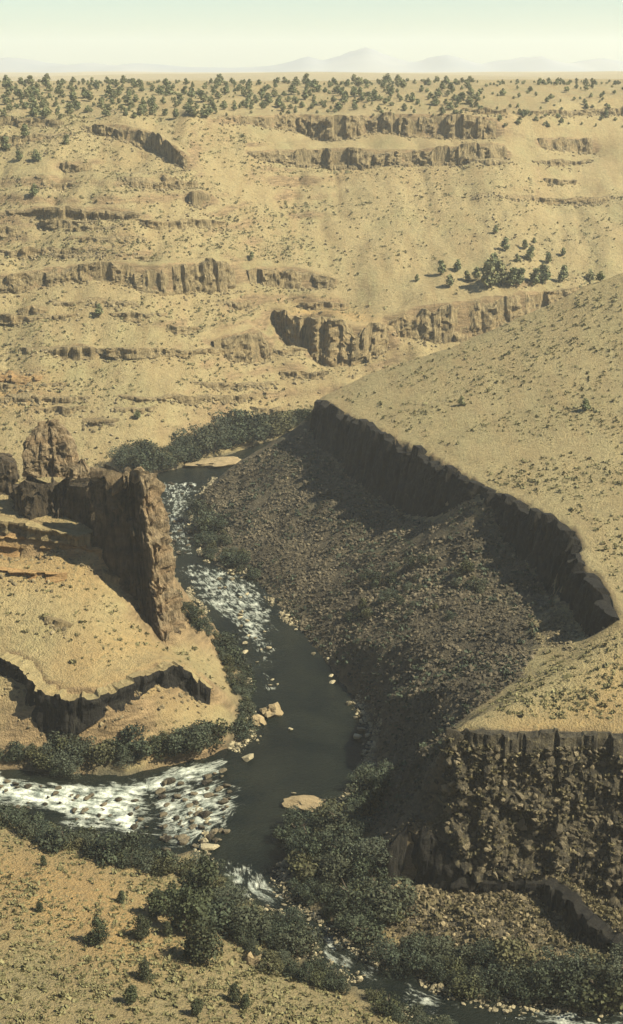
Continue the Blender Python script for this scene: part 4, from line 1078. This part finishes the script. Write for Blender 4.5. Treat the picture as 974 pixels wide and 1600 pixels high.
# scrub and stones on the face of the near mesa
x = r2.uniform(-85, 60, 15000); y = r2.uniform(165, 275, 15000); ok = open_ground(x, y) & (fbm(x / 9, y / 9, 0, 3, 195) + r2.uniform(-0.5, 0.5, len(x)) > 0.0); x, y = x[ok], y[ok]
stuff(scatter_mesh('bunch_grass', tmpl, np.c_[x, y, height(x, y)], 0.18 + 0.4 * r2.random(len(x)) ** 2, MAT_FARSAGE, 27, tilt=0.2, tone=r2.random(len(x)), attr='leaf', sink=-0.1))
G = FACES[0]
def on_face(n, lo=0.0):
    j = r2.integers(int(lo * (G.shape[0] - 1)), G.shape[0], n); i = r2.integers(0, G.shape[1], n); return G[j, i]
P = on_face(3000); stuff(scatter_mesh('mesa_rubble', ROCKS, P, 0.14 + 1.0 * r2.random(len(P)) ** 4.5, MAT_MESAROCK, 24, sink=0.1))
P = on_face(1700); stuff(scatter_mesh('mesa_scrub', tmpl, P, 0.2 + 0.7 * r2.random(len(P)) ** 3, MAT_MESASCRUB, 22, tilt=0.2, tone=r2.random(len(P)), attr='leaf', sink=0.0))
# dry scrub on the rubble slope under the mesa and behind its low ledge
q = bbox_points(region((600, 1400), (860, 1402), (900, 1436), (974, 1490), (1040, 1540), (974, 1535), (840, 1510), (640, 1490)), 900, 31)
q2 = bbox_points(region((860, 1340), (974, 1340), (1040, 1400), (1040, 1500), (974, 1455), (900, 1400)), 1100, 32); q = np.concatenate([q, q2])
stuff(scatter_mesh('ledge_scrub', tmpl, np.c_[q, height(q[:, 0], q[:, 1])], 0.2 + 0.55 * r2.random(len(q)) ** 2, MAT_MESASCRUB, 33, tilt=0.2, tone=r2.random(len(q)), attr='leaf'))
# low scrub on the talus
q = bbox_points(TALUS, 4200, 8); q = q[(river_distance(q[:, 0], q[:, 1]) > 1.0) & (fbm(q[:, 0] / 11, q[:, 1] / 11, 0, 2, 93) > -0.1)]
stuff(scatter_mesh('talus_scrub', tmpl, np.c_[q, height(q[:, 0], q[:, 1])], 0.2 + 0.6 * r2.random(len(q)) ** 2, MAT_WILLOW, 23, tilt=0.2, tone=r2.random(len(q)), attr='leaf'))

# ------------------------------------------------------------------ distant mountains and the air
def range_of_hills(name, y0, peaks, depth, seed, base=118.0):
    xs = np.linspace(-5500, 5500, 300); ts = np.linspace(0, 1, 40)
    X, T = np.meshgrid(xs, ts); prof = np.zeros_like(xs)
    for c, w, h in peaks: prof = np.maximum(prof, h * np.exp(-np.abs((xs - c) / w) ** 1.3))
    Z = base - 20 + prof[None] * np.sin(T * math.pi) ** 0.8 * (0.82 + 0.36 * fbm(X / 420, T * 4, 0, 6, seed, 0.6)) + 48 * np.sin(T * math.pi)
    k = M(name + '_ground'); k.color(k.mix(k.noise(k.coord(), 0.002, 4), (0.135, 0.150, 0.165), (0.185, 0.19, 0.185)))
    structure(mesh_object(name, np.stack([X, y0 + T * depth, Z], -1).reshape(-1, 3), grid_faces(*X.shape), k.m, smooth_shade=True))
def peak(u, v, w, Y): return (x_on_col(u, Y, z_on_row(Y, v)), w, max(5.0, 0.62 * (float(z_on_row(Y, v)) - 150)))
range_of_hills('mountains', 6600, [peak(575, 58, 220, 7500), peak(690, 72, 190, 7500), peak(480, 82, 175, 7500), peak(830, 72, 220, 7500), peak(930, 80, 230, 7500), peak(20, 74, 250, 7500), peak(130, 88, 215, 7500), peak(215, 90, 250, 7500), peak(1100, 70, 280, 7500), peak(-150, 70, 280, 7500)], 1800, 5)

HAZE = 0.00011
hz0, hz1 = float(HZ.min()) - 2.0, 315.0
bx, by0, by1 = 7300.0, -3800.0, 9300.0
V = [(x, y, z) for z in (hz0, hz1) for y in (by0, by1) for x in (-bx, bx)]
km = bpy.data.materials.new('haze_air'); km.use_nodes = True; km.node_tree.nodes.clear()
pv = km.node_tree.nodes.new('ShaderNodeVolumePrincipled'); ou = km.node_tree.nodes.new('ShaderNodeOutputMaterial')
pv.inputs['Density'].default_value = HAZE; pv.inputs['Color'].default_value = (0.92, 0.93, 0.90, 1); pv.inputs['Anisotropy'].default_value = 0.2
km.node_tree.links.new(pv.outputs[0], ou.inputs['Volume'])
stuff(mesh_object('haze', V, [(0, 2, 3, 1), (4, 5, 7, 6), (0, 1, 5, 4), (2, 6, 7, 3), (0, 4, 6, 2), (1, 3, 7, 5)], km))
